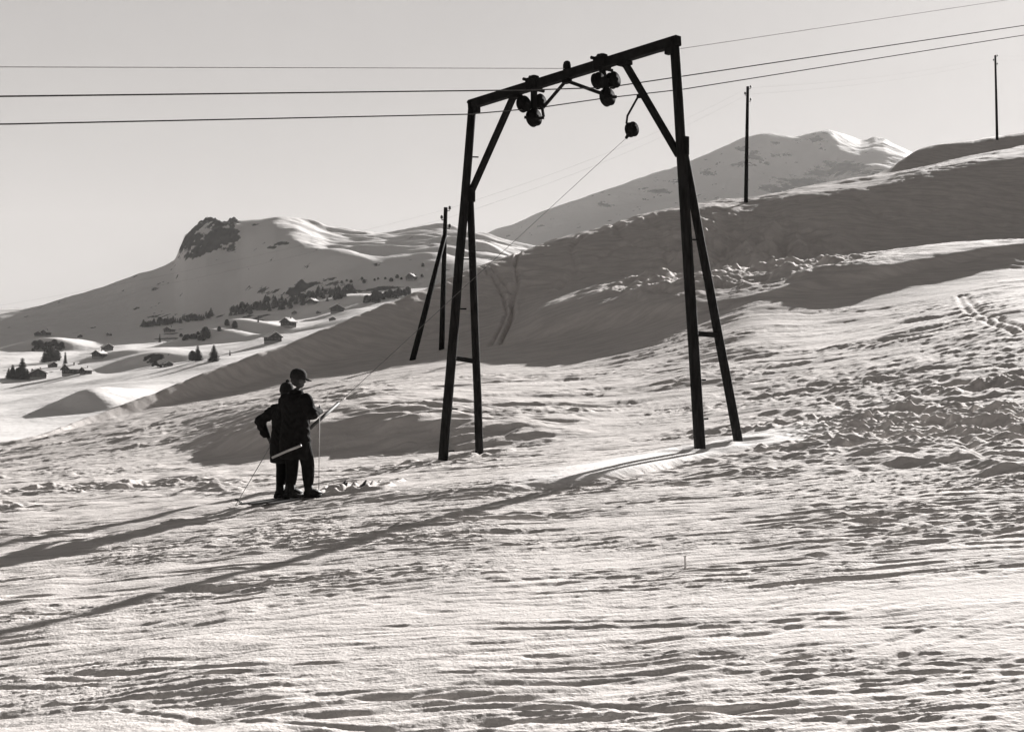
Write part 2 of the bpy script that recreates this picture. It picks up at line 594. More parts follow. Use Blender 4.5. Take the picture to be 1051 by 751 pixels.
def track(pts, w, depth, berm=0.5, wob=0.0):
    poly = [S1.hit(x, y) for x, y in pts]
    poly = [(p.x, p.y) for p in poly]
    fine = []
    for a, b in zip(poly, poly[1:]):
        for k in range(6):
            t = k / 6
            fine.append((a[0] + (b[0] - a[0]) * t + random.gauss(0, wob), a[1] + (b[1] - a[1]) * t + random.gauss(0, wob)))
    fine.append(poly[-1])
    s = seg_dist(fine) / w
    return -depth * np.exp(-s * s * 2.2) + depth * berm * np.exp(-((s - 1.5) / 0.5) ** 2)

FOOT = {k: S1.hit(*k) for k in ((720, 465), (762, 457), (453, 473), (493, 466))}
# the bank of the lift track: a smooth lit shelf ending in a step towards the camera
s0_ = X * math.cos(R(14)) + Y * math.sin(R(14))
t0_ = -X * math.sin(R(14)) + Y * math.cos(R(14))
dt = depth_of([-1200, 10, 100, 200, 280, 375, 450, 520, 600, 650, 700, 760, 800, 860, 2400],
              [700, 580, 562, 541, 525, 517, 513, 508, 499, 489, 476, 464, 458, 450, 300])
dd = Y - dt[None, :]
along = sstep(250, 420, PXG) * sstep(880, 780, PXG)
step_h = 0.06 + 0.06 * sstep(430, 560, PXG) * sstep(740, 640, PXG)
jag = 0.12 * fbm(X * 0.5, Y * 0.35, 2, 5)
bank = along * step_h * sstep(-0.05, 0.42, dd + jag) * sstep(6.0, 1.5, dd)
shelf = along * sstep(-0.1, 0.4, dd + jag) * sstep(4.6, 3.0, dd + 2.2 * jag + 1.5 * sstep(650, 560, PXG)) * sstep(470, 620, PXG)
left_t = sstep(330, 270, PXG)
groove = np.zeros_like(base)
groove += left_t * 0.03 * fbm(X * 1.2, Y * 1.2, 2, 98)

# ski streaks, crust and chopped lumps
ps = R(9)
s_ = X * math.cos(ps) + Y * math.sin(ps)
t_ = -X * math.sin(ps) + Y * math.cos(ps)
warp = fbm(X / 7, Y / 7, 2, 20) * 0.6
t_ = t_ + warp
patch = fbm(X / 3.2, Y / 2.4, 3, 31)
patch2 = fbm(X / 6.0, Y / 4.0, 3, 37)
def ridge(n, k):
    return np.maximum(0, 1 - np.abs(n) * k)
nearw = 0.5 + 0.5 * sstep(8, 17, Y)
st = 0.012 * fbm(s_ / 4.0, t_ / 0.9, 2, 41)
st += 0.022 * nearw * ridge(perlin(s_ / 1.3, t_ / 0.26, 44), 3.6) * sstep(-0.25, 0.40, patch)
st += 0.017 * nearw * ridge(perlin(s_ / 0.7, t_ / 0.15, 46), 3.2) * sstep(-0.35, 0.35, patch2)
st += 0.018 * ridge(perlin(s_ / 0.45, t_ / 0.075, 45), 2.6) * sstep(26, 14, Y) * sstep(-0.4, 0.3, patch2 - patch)
st += 0.020 * ridge(perlin(s_ / 1.1, t_ / 0.11, 49), 3.4) * sstep(-0.1, 0.4, fbm(X / 2.6, Y / 1.6, 2, 39))
st += 0.014 * perlin(s_ / 1.0, t_ / 0.13, 47) * sstep(-0.2, 0.3, -patch)
st += 0.010 * perlin(s_ / 0.35, t_ / 0.075, 48) * sstep(34, 16, Y)
st += 0.009 * fbm(X / 0.12, Y / 0.08, 3, 50, .6) * sstep(24, 10, Y) * sstep(-0.5, 0.3, patch2)
for (a0, sd, w) in ((3, 61, .10), (16, 63, .08), (-5, 65, .09), (26, 68, .07), (8, 161, .08), (0, 164, .07), (-12, 167, .06)):    # crossing ski edges
    aa = R(a0)
    tt = -X * math.sin(aa) + Y * math.cos(aa)
    ss = X * math.cos(aa) + Y * math.sin(aa)
    n = perlin(ss / 9.0, tt / 0.55, sd)
    g = np.exp(-(n / w) ** 2)
    st -= 0.034 * g * sstep(0.05, 0.45, perlin(ss / 4.5, tt / 1.3, sd + 1))
pit = perlin(s_ / 0.52, t_ / 0.22, 70)
st -= 0.05 * sstep(0.34, 0.7, pit) * sstep(0.0, 0.45, patch2 + 0.35 * patch)
clod = perlin(s_ / 0.42, t_ / 0.26, 73)
st += 0.03 * sstep(0.30, 0.7, clod) * sstep(0.15, 0.55, patch)
# ski tracks left by earlier runs: pairs of shallow grooves with a raised edge
rg = random.Random(23)
scr = np.zeros_like(base)
for k in range(150):
    y0 = 5.5 + 24 * rg.random() ** 1.25
    x0 = rg.uniform(-.5, .5) * y0
    an = R(rg.choice((rg.gauss(7, 6), rg.gauss(13, 5), rg.gauss(-4, 7), rg.gauss(28, 10))))
    ln = rg.uniform(1.5, 8) * (0.5 + y0 / 20)
    bend = rg.gauss(0, .018)
    wd = rg.uniform(.020, .038) * (0.7 + y0 / 26)
    dp = rg.uniform(.004, .013) * (0.6 + y0 / 22)
    ca, sa = math.cos(an), math.sin(an)
    ylo, yhi = y0 - abs(sa) * ln - abs(bend) * ln * ln - .6, y0 + abs(sa) * ln + abs(bend) * ln * ln + .6
    r0, r1 = np.searchsorted(d1[2:], max(ylo, 2)) + 2, np.searchsorted(d1[2:], yhi) + 2
    if r1 - r0 < 3: continue
    xs_, ys_ = X[r0:r1], Y[r0:r1]
    al = (xs_ - x0) * ca + (ys_ - y0) * sa
    ac = -(xs_ - x0) * sa + (ys_ - y0) * ca - bend * al * al + 0.02 * np.sin(al * 2.1 + k)
    en = sstep(ln, ln * .7, np.abs(al)) * (0.6 + 0.4 * np.sin(al * 1.3 + k * 1.7))
    for off in ((0.0,) if rg.random() < .35 else (0.0, rg.uniform(.16, .30))):
        q = (ac - off) / wd
        scr[r0:r1] += en * dp * (-np.exp(-q * q) + .30 * np.exp(-((q - 1.8) / .7) ** 2) + .15 * np.exp(-((q + 1.8) / .7) ** 2))
wide = sstep(25, 40, Y)
st += wide * (0.10 * perlin(s_ / 6, t_ / 1.6, 80) + 0.07 * fbm(s_ / 2.2, t_ / 0.8, 2, 82))
chop = sstep(690, 800, PXG + 80 * patch) * sstep(16.0, 20.0, Y + patch * 3) * sstep(42, 30, Y + patch2 * 6)
chop = np.maximum(chop, 0.75 * sstep(640, 700, PXG) * sstep(18.5, 19.5, Y) * sstep(22.6, 21.4, Y))
chop = np.maximum(chop, 0.8 * sstep(290, 200, PXG + 70 * patch) * sstep(13.5, 16, Y + patch) * sstep(28, 24, Y) * sstep(-.3, .3, patch2))
lump = 0.16 * fbm(X / 1.9, Y / 1.3, 3, 99, .6) * sstep(-.2, .4, patch) + 0.12 * fbm(X / 0.9, Y / 0.65, 4, 90, .6) + 0.07 * ridge(perlin(X / 0.5, Y / 0.4, 93), 2.5)
skip = 1 - 0.92 * np.clip(shelf, 0, 1)
skip *= 1 - 0.55 * left_t * np.exp(-((dd - 0.5) / 0.9) ** 2)
big = 0.50 + 0.85 * sstep(-.35, .35, fbm(X / 5.5, Y / 2.6, 3, 140))
det = near * skip * (st * big * (0.40 + 0.32 * sstep(9, 15, Y) + 0.2 * wide) * (1 - 0.5 * chop) + scr * 1.15 * (1 - chop) + chop * lump * 0.85 * (0.45 + 0.75 * sstep(-.3, .35, patch2)))
# shallow hollow left of the tower that lies in its own shade
hol = np.exp(-(((PXG - 270) / 95) ** 4)) * sstep(26.0, 28.5, Y + 0.004 * (PXG - 180)) * sstep(41, 33.5, Y)
hollow = 0.0 * hol
hump_d = depth_of([-1200, 150, 180, 260, 350, 480, 620, 2400], [470, 470, 468, 468, 466, 462, 452, 300])
hd = Y - hump_d[None, :]
hd = hd + 0.9 * fbm(X / 3.0, Y / 3.0, 3, 96)
hump = sstep(168, 300, PXG) * sstep(660, 380, PXG) * (0.60 * sstep(-0.2, 2.2, hd) * sstep(26, 3, hd))
hump += 0.12 * sstep(168, 300, PXG) * sstep(640, 520, PXG) * sstep(-.3, .5, hd) * sstep(9, 4, hd) * fbm(s0_ / 1.6, t0_ / 0.6, 3, 97) * sstep(280, 420, PXG)
# hillside: soft undulation and tracks
hillw = sstep(58, 68, Y)
hill = hillw * (0.20 * fbm(X / 9, Y / 9, 3, 100) + 0.05 * fbm(X / 2.2, Y / 2.2, 3, 104))
mott = np.exp(-(((PXG - 775) / 90) ** 2 + ((pyb - 257) / 32) ** 2)) + 0.55 * np.exp(-(((PXG - 680) / 60) ** 2 + ((pyb - 295) / 16) ** 2))
hill += hillw * 0.045 * fbm(X / 0.9, Y / 0.9, 3, 108) * (0.5 + sstep(-.2, .4, fbm(X / 8, Y / 8, 2, 109)))
hill += hillw * mott * (1.0 * fbm(X / 2.7, Y / 2.6, 5, 110, .55))
stripe = sstep(640, 780, PXG) * np.exp(-(((Y - line(X9, Li_d, px1)[None, :] * 0.96) / 9) ** 2))
hill += stripe * 0.16 * fbm(X / 4, Y / 6, 3, 114)
tr = sum(track(q, 0.24, 0.13, .25, wob=.05) for q in (
    [(556, 252), (610, 256), (668, 250), (700, 254)], [(706, 222), (760, 236), (812, 246), (850, 262)], [(735, 214), (775, 226), (812, 232)],
    [(600, 240), (585, 256), (590, 275), (570, 300)], [(560, 262), (620, 262), (690, 268)], [(820, 206), (880, 214), (950, 216), (1030, 210)],
    [(420, 318), (455, 312), (500, 316)], [(440, 340), (420, 352), (395, 368)], [(205, 395), (230, 385), (262, 378), (300, 362)],
    [(880, 200), (905, 222), (960, 236), (1030, 232)], [(740, 236), (700, 246), (650, 246), (610, 268)])) + (track([(489, 268), (505, 283), (517, 303), (521, 322), (510, 342), (503, 353)], 0.17, 0.20, .10, wob=.04)
      + track([(494, 266), (511, 281), (525, 303), (527, 322), (517, 343)], 0.17, 0.20, .10, wob=.04)
      + track([(535, 252), (529, 268), (531, 290), (527, 312), (521, 336), (514, 352)], 0.17, 0.20, .10, wob=.04)
      + track([(624, 229), (636, 240), (660, 252), (680, 265), (700, 277)], 0.34, 0.13, wob=.1)
      + track([(660, 222), (676, 233), (700, 240), (740, 252)], 0.34, 0.13, wob=.1)
      + track([(640, 280), (600, 277), (560, 274), (500, 279), (470, 290)], 0.4, 0.12, wob=.1)
      + track([(634, 290), (590, 285), (545, 292), (505, 303)], 0.4, 0.12, wob=.1)
      + track([(925, 403), (960, 432), (1012, 472)], 0.12, 0.05, .2, wob=.02)
      + track([(846, 408), (890, 428), (935, 446)], 0.12, 0.05, .2, wob=.02)
      + track([(985, 303), (990, 315), (1002, 326), (1020, 333), (1045, 341)], 0.16, 0.07, .15, wob=.0)
      + track([(991, 302), (998, 313), (1011, 323), (1028, 329), (1053, 337)], 0.16, 0.07, .15, wob=.0))
for fx, fy in ((340, 508), (355, 507), (371, 505), (389, 504), (345, 503), (401, 498)):
    p = S1.hit(fx, fy)
    e2 = ((X - p.x) / 0.09) ** 2 + ((Y - p.y) / 0.22) ** 2
    tr += -0.12 * np.exp(-e2) + 0.05 * np.exp(-((np.sqrt(e2) - 1.8) / 0.5) ** 2)
for fx, fy in ((720, 465), (762, 457), (453, 473), (493, 466)):      # wells round the tower's feet
    p = S1.hit(fx, fy)
    rr_ = np.hypot(X - p.x, Y - p.y)
    tr += -0.13 * np.exp(-(rr_ / 0.30) ** 2) + 0.045 * np.exp(-((rr_ - 0.55) / 0.16) ** 2)
S1.z = base + bank + groove + det + hump + hill + tr
S1.z[:2] = S1.z[2]
ground = S1.mesh('ground', M['snow'], np.clip(shelf, 0, 1))  # shelf mask marks where the snow colour is painted brighter

# ------------------------------------------------------------------ valley with the village, and the hill behind it
px3 = cols(-120, 640, 1.1, 1500)
d3 = np.concatenate([np.geomspace(150, 700, 150)[:-1], np.geomspace(700, 1650, 190)[:-1], np.geomspace(1650, 2500, 240)[:-1], np.geomspace(2500, 5200, 50)])
XV = [-900, 10, 60, 100, 180, 230, 300, 360, 450, 600, 1200]
sk_x = [-900, -300, 10, 60, 100, 140, 178, 184, 191, 203, 214, 230, 246, 262, 285, 300, 320, 340, 370, 400, 420, 445, 470, 500, 560, 700, 1500]
sk_y = [385, 372, 322, 308, 296, 282, 267, 258, 244, 233, 229, 231, 228, 226, 223, 225, 230, 236, 241, 246, 242, 240, 244, 250, 262, 270, 280]
sk_d = [2050, 2050, 2050, 2015, 1980, 1940, 1905, 1900, 1893, 1884, 1876, 1866, 1862, 1866, 1890, 1930, 2010, 2150, 2290, 2340, 2350, 2360, 2360, 2360, 2360, 2360, 2360]
bk_y = {262: 252, 285: 240, 300: 242, 320: 251, 340: 259, 370: 266, 400: 269, 420: 268, 445: 266, 470: 268, 500: 270, 560: 280, 700: 290, 1500: 290}
bk_d = {262: 1740, 285: 1728, 300: 1700, 320: 1668, 340: 1638, 370: 1595, 400: 1562, 420: 1552, 445: 1545, 470: 1540, 500: 1540, 560: 1540, 700: 1540, 1500: 1540}
VF_d = [1640, 1640, 1635, 1625, 1600, 1560, 1500, 1470, 1440, 1440, 1440]
VF_py = [400, 345, 342, 341, 332, 327, 315, 302, 292, 290, 290]
SK = lambda q: (line(sk_x, sk_y, np.array(q, float)), line(sk_x, sk_d, np.array(q, float)))
sx = sk_x
S3 = Sheet(px3, d3, [
    (XV, [520, 520, 515, 512, 505, 500, 490, 480, 470, 470, 470], [160] * 11),
    (XV, [480, 452, 450, 447, 440, 434, 424, 412, 402, 395, 395], [310] * 11),
    (XV, [445, 424, 419, 415, 407, 400, 390, 380, 370, 360, 360], [500] * 11),
    (XV, [420, 394, 390, 386, 378, 370, 360, 352, 343, 338, 338], [780] * 11),
    (XV, [408, 366, 364, 361, 354, 348, 339, 328, 318, 314, 314], [1150] * 11),
    (XV, VF_py, VF_d),
    (sk_x, [bk_y.get(x, y + 0.36 * (line(XV, VF_py, np.array([float(x)]))[0] - y)) for x, y in zip(sk_x, sk_y)], [bk_d.get(x, f + .64 * (d - f)) for x, d, f in zip(sk_x, sk_d, line(XV, VF_d, np.array(sk_x, float)))]),
    (sk_x, sk_y, sk_d),
    (sk_x, [y + 6 for y in sk_y], [d + 160 for d in sk_d]),
    (sk_x, [y + 60 for y in sk_y], [d + 900 for d in sk_d]),
    (sk_x, [y + 120 for y in sk_y], [d + 2600 for d in sk_d])])
PX3 = np.repeat(px3[None, :], len(d3), 0)
py3 = S3.py
X3, Y3 = S3.X, S3.Y
vfd = line(XV, VF_d, px3)[None, :]
hillm = sstep(0, 90, Y3 - vfd)
z3 = S3.z
z3 += (1 - hillm) * (5.0 * fbm(X3 / 170, Y3 / 260, 3, 201) + 1.2 * fbm(X3 / 45, Y3 / 70, 2, 205)) * sstep(250, 500, Y3)
z3 += hillm * (3.0 * fbm(X3 / 160, Y3 / 130, 3, 210) + 1.2 * fbm(X3 / 50, Y3 / 50, 3, 214)) * sstep(2700, 2000, Y3)

def mound(px, py, wpx, dlen, h, skew=0.0, dmin=200):
    p = S3.hit(px, py, dmin)
    wx = wpx / F * p.y
    a = (X3 - p.x) / wx
    b = (Y3 - p.y - skew * (X3 - p.x)) / dlen
    return h * np.exp(-(a * a) ** 1.3 - (b * b) ** 1.3)

# sunlit shoulders on the hill
def shoulder(px, py, wpx, dlen, h, skew):
    p = S3.hit(px, py, 200)
    a = (X3 - p.x) / (wpx / F * p.y)
    b = (Y3 - p.y - skew * (X3 - p.x))
    return h * np.exp(-a * a) * sstep(-dlen, 0, b) * sstep(6 * dlen, 0, b)
SH = [(90, 416, 40, 15, 5.0, -0.9), (150, 374, 40, 16, 7, -0.2), (48, 360, 40, 26, 12, -0.1), (215, 352, 46, 30, 12, -0.2), (335, 318, 50, 24, 10, -0.2), (262, 340, 44, 24, 9, -0.2), (120, 366, 30, 14, 4, -0.2),
      (335, 278, 36, 16, 14, 0.1)]
for a in SH:
    z3 += shoulder(*a)
# rock: the bluff at the left end, small outcrops, scrub on the valley banks
pyn = S3.py
rock = np.zeros_like(z3)
plat = sstep(275, 330, PX3) * sstep(0, 60, Y3 - line([-900, 262, 285, 340, 400, 500, 1500], [1760, 1755, 1730, 1638, 1562, 1540, 1540], px3)[None, :])
z3 += plat * (13.0 * np.maximum(0, fbm(X3 / 210 + Y3 / 700, Y3 / 95, 3, 240)) + 3 * fbm(X3 / 60, Y3 / 40, 2, 244))
bl = sstep(179, 186, PX3) * sstep(250, 238, PX3) * sstep(272, 263, pyn + (PX3 - 185) * 0.2) * sstep(0, 150, Y3 - vfd)
rock = np.maximum(rock, bl * 0.78)
z3 += bl * (8 * np.abs(fbm(X3 / 34, Y3 / 26, 5, 230, .6)) - 4 * sstep(-.1, .1, fbm(X3 / 60, Y3 / 9, 3, 233)))
for (x, y, rx, ry, v) in ((290, 250, 14, 2.5, .62), (280, 254, 8, 2, .6), (262, 231, 9, 2.5, .6), (420, 243, 12, 3, .55), (440, 241, 8, 2, .6),
                          (290, 297, 60, 7, .45), (330, 292, 60, 6, .5), (190, 324, 45, 5, .4), (48, 352, 16, 5, .6),
                          (175, 347, 25, 5, .5), (260, 326, 26, 5, .48), (350, 300, 40, 4, .45), (120, 366, 30, 4, .3), (400, 297, 30, 5, .5), (160, 366, 18, 4, .5)):
    rock = np.maximum(rock, v * np.exp(-(((PX3 - x) / rx) ** 2 + ((pyn - y) / ry) ** 2)))
rock = np.maximum(rock, hillm * 0.06)
terrain = S3.mesh('terrain', M['snow_far'], rock)

# ------------------------------------------------------------------ the far mountain
px4 = cols(380, 1010, 1.0, 900)
d4 = np.concatenate([np.geomspace(3600, 4600, 40)[:-1], np.geomspace(4600, 7400, 260)[:-1], np.geomspace(7400, 11000, 30)])
mx = [-500, 300, 430, 480, 500, 512, 530, 560, 585, 600, 620, 640, 660, 690, 720, 745, 765, 790, 815, 835, 850, 862, 875, 884, 891, 899, 906, 915, 930, 940, 1000, 1100, 2000]
my = [330, 300, 262, 246, 240, 234, 229, 216, 209, 204, 197, 190, 183, 172, 160, 150, 142, 138, 139.5, 136, 133, 137, 142, 145.5, 144.5, 142, 142.5, 147, 154, 160, 190, 230, 300]
md = [5200] * 7 + [5230, 5260, 5290, 5320, 5360, 5400, 5460, 5520, 5570, 5600, 5640, 5680, 5710, 5760, 5900, 6050, 6130, 6170, 6200, 6220, 6240, 6260, 6260, 5900, 5900, 5900]
def between(f, x, lo):
    return [l + f * (y - l) for y, l in zip(my, lo)]
lo = [340, 320, 300, 285, 275, 270, 265, 258, 254, 252, 248, 245, 242, 236, 230, 226, 222, 220, 220, 220, 220, 220, 220, 220, 220, 220, 220, 222, 224, 226, 250, 280, 330]
S4 = Sheet(px4, d4, [
    (mx, [l + 40 for l in lo], [3650] * len(mx)),
    (mx, lo, [4500] * len(mx)),
    (mx, [{862: 174, 875: 171, 884: 169.5, 891: 168.5, 899: 168, 906: 168, 915: 169, 930: 172}.get(x, l + .5 * (y - l)) for x, y, l in zip(mx, my, lo)], [5180 if 860 < x < 935 else 4500 + .6 * (d - 4500) for x, d in zip(mx, md)]),
    (mx, my, md),
    (mx, [y + 5 for y in my], [d + 350 for d in md]),
    (mx, [y + 90 for y in my], [d + 3800 for d in md])])
PX4 = np.repeat(px4[None, :], len(d4), 0)
X4, Y4, z4 = S4.X, S4.Y, S4.z
z4 += (9 * fbm(X4 / 500, Y4 / 500, 3, 301) + 5 * fbm(X4 / 170, Y4 / 170, 4, 305)) * sstep(4300, 4900, Y4)
py4 = S4.py
rock4 = np.zeros_like(z4) + 0.10
for (x, y, rx, ry, v) in ((795, 147, 6, 2, .7), (803, 159, 12, 3, .72), (776, 160, 14, 5, .75), (726, 176, 14, 4, .75), (771, 168, 24, 4, .5), (622, 211, 10, 2.5, .85), (676, 196, 18, 5, .7),
                          (660, 200, 20, 3, .45), (560, 232, 8, 2.5, .7), (866, 172, 24, 7, 1.0), (845, 178, 26, 7, .8), (822, 187, 26, 6, .95), (795, 194, 24, 5, .8), (898, 176, 16, 4, .8),
                          (850, 136, 9, 4, .75), (838, 143, 14, 5, .65), (760, 152, 10, 4, .6), (700, 186, 16, 4, .6), (905, 143, 6, 2.5, .75), (620, 198, 10, 2, .55), (740, 165, 20, 3, .4)):
    rock4 = np.maximum(rock4, v * np.exp(-(((PX4 - x) / rx) ** 2 + ((py4 - y) / ry) ** 2)))
mountain = S4.mesh('mountain', M['snow_alp'], rock4)

# ------------------------------------------------------------------ haze
HAZE = 4.6e-5
if HAZE:
    hb = MB().box((-300, 3300, 690), (15000, 17000, 1560)).build('haze', None or bpy.data.materials.new('thin_air'))
    hm = hb.data.materials[0]
    hm.use_nodes = True
    hm.node_tree.nodes.clear()
    pv = hm.node_tree.nodes.new('ShaderNodeVolumePrincipled')
    pv.inputs['Color'].default_value = (0.93, 0.91, 0.89, 1)
    pv.inputs['Density'].default_value = HAZE
    pv.inputs['Anisotropy'].default_value = 0.0
    mo = hm.node_tree.nodes.new('ShaderNodeOutputMaterial')
    hm.node_tree.links.new(pv.outputs[0], mo.inputs['Volume'])
    tag(hb, kind='stuff')
#OBJECTS_BELOW

# ================================================================== objects
UP = Vector((0, 0, 1))
def gnd(x, y):
    return S1.height(x, y)

def plane_px(a, h, px):
    """Depth where the vertical plane through a with plan direction h is seen at column px."""
    u = (px - CX) / F
    t = (u * a.y - a.x) / (h[0] - u * h[1])
    return a.y + t * h[1]

# ------------------------------------------------------------------ lift tower
fRf, fRr, fLf, fLr = (FOOT[k].copy() for k in ((720, 465), (762, 457), (453, 473), (493, 466)))
for f_ in (fRf, fRr, fLf, fLr):
    f_.z = min(f_.z, gnd(f_.x, f_.y)) - 0.25
TL, TR = P(485, 107, fLf.y + 0.35), P(692, 43, fRf.y + 0.15)
bdir = (TR - TL).normalized()
def beam_at(px):
    u = (px - CX) / F
    d_ = TR - TL
    t = (u * TL.y - TL.x) / (d_.x - u * d_.y)
    return TL + d_ * t
hdir = Vector((-bdir.y, bdir.x, 0)).normalized()            # along the lift line, uphill
tw = empty('lift_tower', ((fRf + fLf) / 2))
tw['label'] = 'tall dark drag lift portal tower on two splayed legs standing in the snow'
tw['category'] = 'lift tower'
tw.location.z = gnd(tw.location.x, tw.location.y)
TO = tw.location.copy()
class TB(MB):
    """Collects shapes given in world coordinates for a thing whose Empty stands at org."""
    org = TO
    def fin(self, name, mat, parent, smooth=False):
        bmesh.ops.translate(self.bm, verts=self.bm.verts, vec=-self.org)
        return self.build(name, mat, parent, smooth)

jR, jL = P(701, 150, fRf.y + 0.14), P(482.5, 200, fLf.y + 0.30)
def post(a, b, r0, r1):
    a, b = Vector(a), Vector(b)
    n = 7
    pts = [a.lerp(b, k / n) + Vector((random.gauss(0, .004), random.gauss(0, .004), 0)) * (0 < k < n) for k in range(n + 1)]
    return TB().tube(pts, [r0 + (r1 - r0) * k / n for k in range(n + 1)], 14)
for a, b in ((fRf, TR + UP * 0.05), (fLf, TL)):
    post(a, b, 0.098, 0.082).fin('leg', M['pole'], tw, True)
for a, b in ((fRr, jR), (fLr, jL)):
    post(a, b, 0.083, 0.070).fin('leg', M['pole'], tw, True)
TB().beam(TL - bdir * 0.07, TR + bdir * 0.10, 0.15, 0.17, bevel=0.012).fin('crossbeam', M['steel'], tw)
for a, b in ((P(484, 196, jL.y), beam_at(528) - UP * 0.06), (P(697, 160, jR.y), beam_at(640) - UP * 0.06)):
    TB().beam(a, b, 0.10, 0.11, up=hdir, bevel=0.008).fin('brace', M['steel'], tw)
for px in (529, 641):                                        # shoes under the beam
    c = beam_at(px) - UP * 0.11
    TB().box(c, (0.24, 0.17, 0.07), Quaternion(UP, math.atan2(bdir.y, bdir.x)), 0.01).fin('brace_shoe', M['steel'], tw)
for c, s_ in ((jR, 0.30), (jL, 0.26)):                        # clamps where the struts meet the posts
    TB().tube([c - UP * s_ / 2, c + UP * s_ / 2], 0.105, 12).fin('clamp', M['steel'], tw)
def on_seg(a, b, py):
    lo, hi = 0.0, 1.0
    for _ in range(40):
        m_ = (lo + hi) / 2
        q = a.lerp(b, m_)
        if HOR - (q.z - EYE) / q.y * F > py: lo = m_
        else: hi = m_
    return a.lerp(b, lo)
for (a0, a1, b0, b1, ya, yb) in ((fRf, TR, fRr, jR, 342, 344), (fLf, TL, fLr, jL, 367, 371)):
    TB().beam(on_seg(a0, a1, ya), on_seg(b0, b1, yb), 0.075, 0.085).fin('tie', M['steel'], tw)
for a, b, y, dx in ((fLf, TL, 161, .15), (fLf, TL, 266, .15), (fLf, TL, 317, .16), (fLf, TL, 420, .15), (fLf, TL, 463, .15), (fRf, TR, 246, .14), (fRf, TR, 390, .13), (fRf, TR, 430, .13)):
    q = on_seg(a, b, y)
    e_ = (hdir * 0.8 + bdir * 0.35).normalized()
    TB().tube([q, q + e_ * (dx + 0.06)], 0.014, 8).fin('step_peg', M['steel'], tw)
for c in (TR, TL):
    TB().tube([c - hdir * 0.13 + UP * 0.02, c + hdir * 0.13 + UP * 0.02], 0.028, 8).fin('bolt', M['steel'], tw)
    TB().box(c - UP * 0.12 + bdir * (-0.10 if c is TR else 0.10), (0.14, 0.12, 0.14), Quaternion(UP, math.atan2(bdir.y, bdir.x)), 0.01).fin('gusset', M['steel'], tw)

def wheel(px, py, d, r, parent, name='wheel', tilt=0.0):
    r *= 1.14
    c = P(px, py, d)
    ax = (bdir + hdir * tilt + UP * 0.05).normalized()
    w = r * 0.42
    b = TB()
    b.lathe(c - ax * w, ax, [(r * .25, -0.02), (r * .3, 0), (r * .92, 0.004), (r, w * .25), (r * .99, w * .5), (r * .80, w * .85), (r * .78, w * 1.1),
                             (r * .99, w * 1.5), (r, w * 1.75), (r * .92, w * 2 - .004), (r * .3, w * 2), (r * .25, w * 2 + .02)], 26)
    o = b.fin(name, M['wheel'], parent, True)
    h_ = TB().lathe(c - ax * (w * 1.45), ax, [(r * .2, 0), (r * .24, .01), (r * .24, w * 2.8), (r * .2, w * 2.9)], 12).fin('hub', M['steel'], parent)
    return c

def pulley_set(bx, block_y, wheels, lower, arms, rod):
    c = beam_at(bx)
    d0 = c.y
    bl = TB().box(c + UP * 0.01, (0.26, 0.28, 0.24), Quaternion(UP, math.atan2(bdir.y, bdir.x)), 0.04)
    bl.tube([c + bdir * .08 - hdir * .2 + UP * .10, c + bdir * .08 + hdir * .2 + UP * .10], 0.03, 8)
    bl.tube([c - bdir * .08 - hdir * .2 + UP * .10, c - bdir * .08 + hdir * .2 + UP * .10], 0.03, 8)
    bl.tube([c - hdir * .19 - UP * .10 + bdir * .07, c + hdir * .19 - UP * .10 + bdir * .07], 0.03, 8)
    bl.lathe(c + UP * 0.12, UP, [(0.11, 0), (0.10, 0.04), (0.05, 0.06)], 10)
    root = bl.fin('pulley_mount', M['steel'], tw)
    lw = P(lower[0], lower[1], d0)
    b = TB()
    b.beam(c - UP * 0.1, lw + UP * 0.02, 0.06, 0.13, up=hdir)
    w0, w1 = P(wheels[0][0], wheels[0][1], d0 - .17), P(wheels[1][0], wheels[1][1], d0 + .17)
    b.beam(w0, w1, 0.05, 0.07)
    b.fin('hanger', M['steel'], root)
    wheel(*wheels[0][:2], d0 - .17, wheels[0][2], root)
    wheel(*wheels[1][:2], d0 + .17, wheels[1][2], root)
    wheel(lower[0], lower[1], d0, lower[2], root)
    for (xa, ya, xb, yb) in arms:
        TB().tube([P(xa, ya, d0 - .08), P(xb, yb, d0 - .08)], 0.028, 8).fin('guide_arm', M['steel'], root)
    r0, r1 = P(rod[0], rod[1], beam_at(rod[0]).y), P(rod[2], rod[3], d0)
    TB().tube([r0, r1], 0.032, 8).fin('stay', M['steel'], tw)
    return d0

dPL = pulley_set(548, 88, ((537.5, 107, .132), (554, 104.5, .125)), (548, 121, .145),
                 ((548, 121, 538, 120.5), (548, 122, 558.5, 121), (556, 108, 558, 120)), (581, 83, 557, 111))
dPR = pulley_set(618, 65, ((614, 83, .128), (629.5, 82.5, .132)), (623.5, 100, .140),
                 ((624, 100, 633, 99.5), (616, 94, 622, 104)), (584, 84, 617, 96))
c = beam_at(582)
tb = TB().tube([c - UP * .09, c + UP * .08], 0.05, 10)
tb.lathe(c + UP * .07, UP, [(.055, 0), (.075, .02), (.075, .11), (.06, .16), (.03, .18)], 14)
tb.box(c - UP * .12, (0.16, 0.12, 0.07), Quaternion(UP, math.atan2(bdir.y, bdir.x)), .01)
tb.fin('wire_support', M['steel'], tw)

# ------------------------------------------------------------------ ropes
def strand(name, pts, r, mat, label, cat, group=None, sag=0.0):
    b = MB()
    out = []
    for a, c in zip(pts, pts[1:]):
        for k in range(12):
            t = k / 12
            out.append(Vector(a).lerp(Vector(c), t) - UP * sag * 4 * t * (1 - t))
    out.append(Vector(pts[-1]))
    o = b.tube(out, r, 7).build(name, mat, None, True)
    return tag(o, label, cat, group)

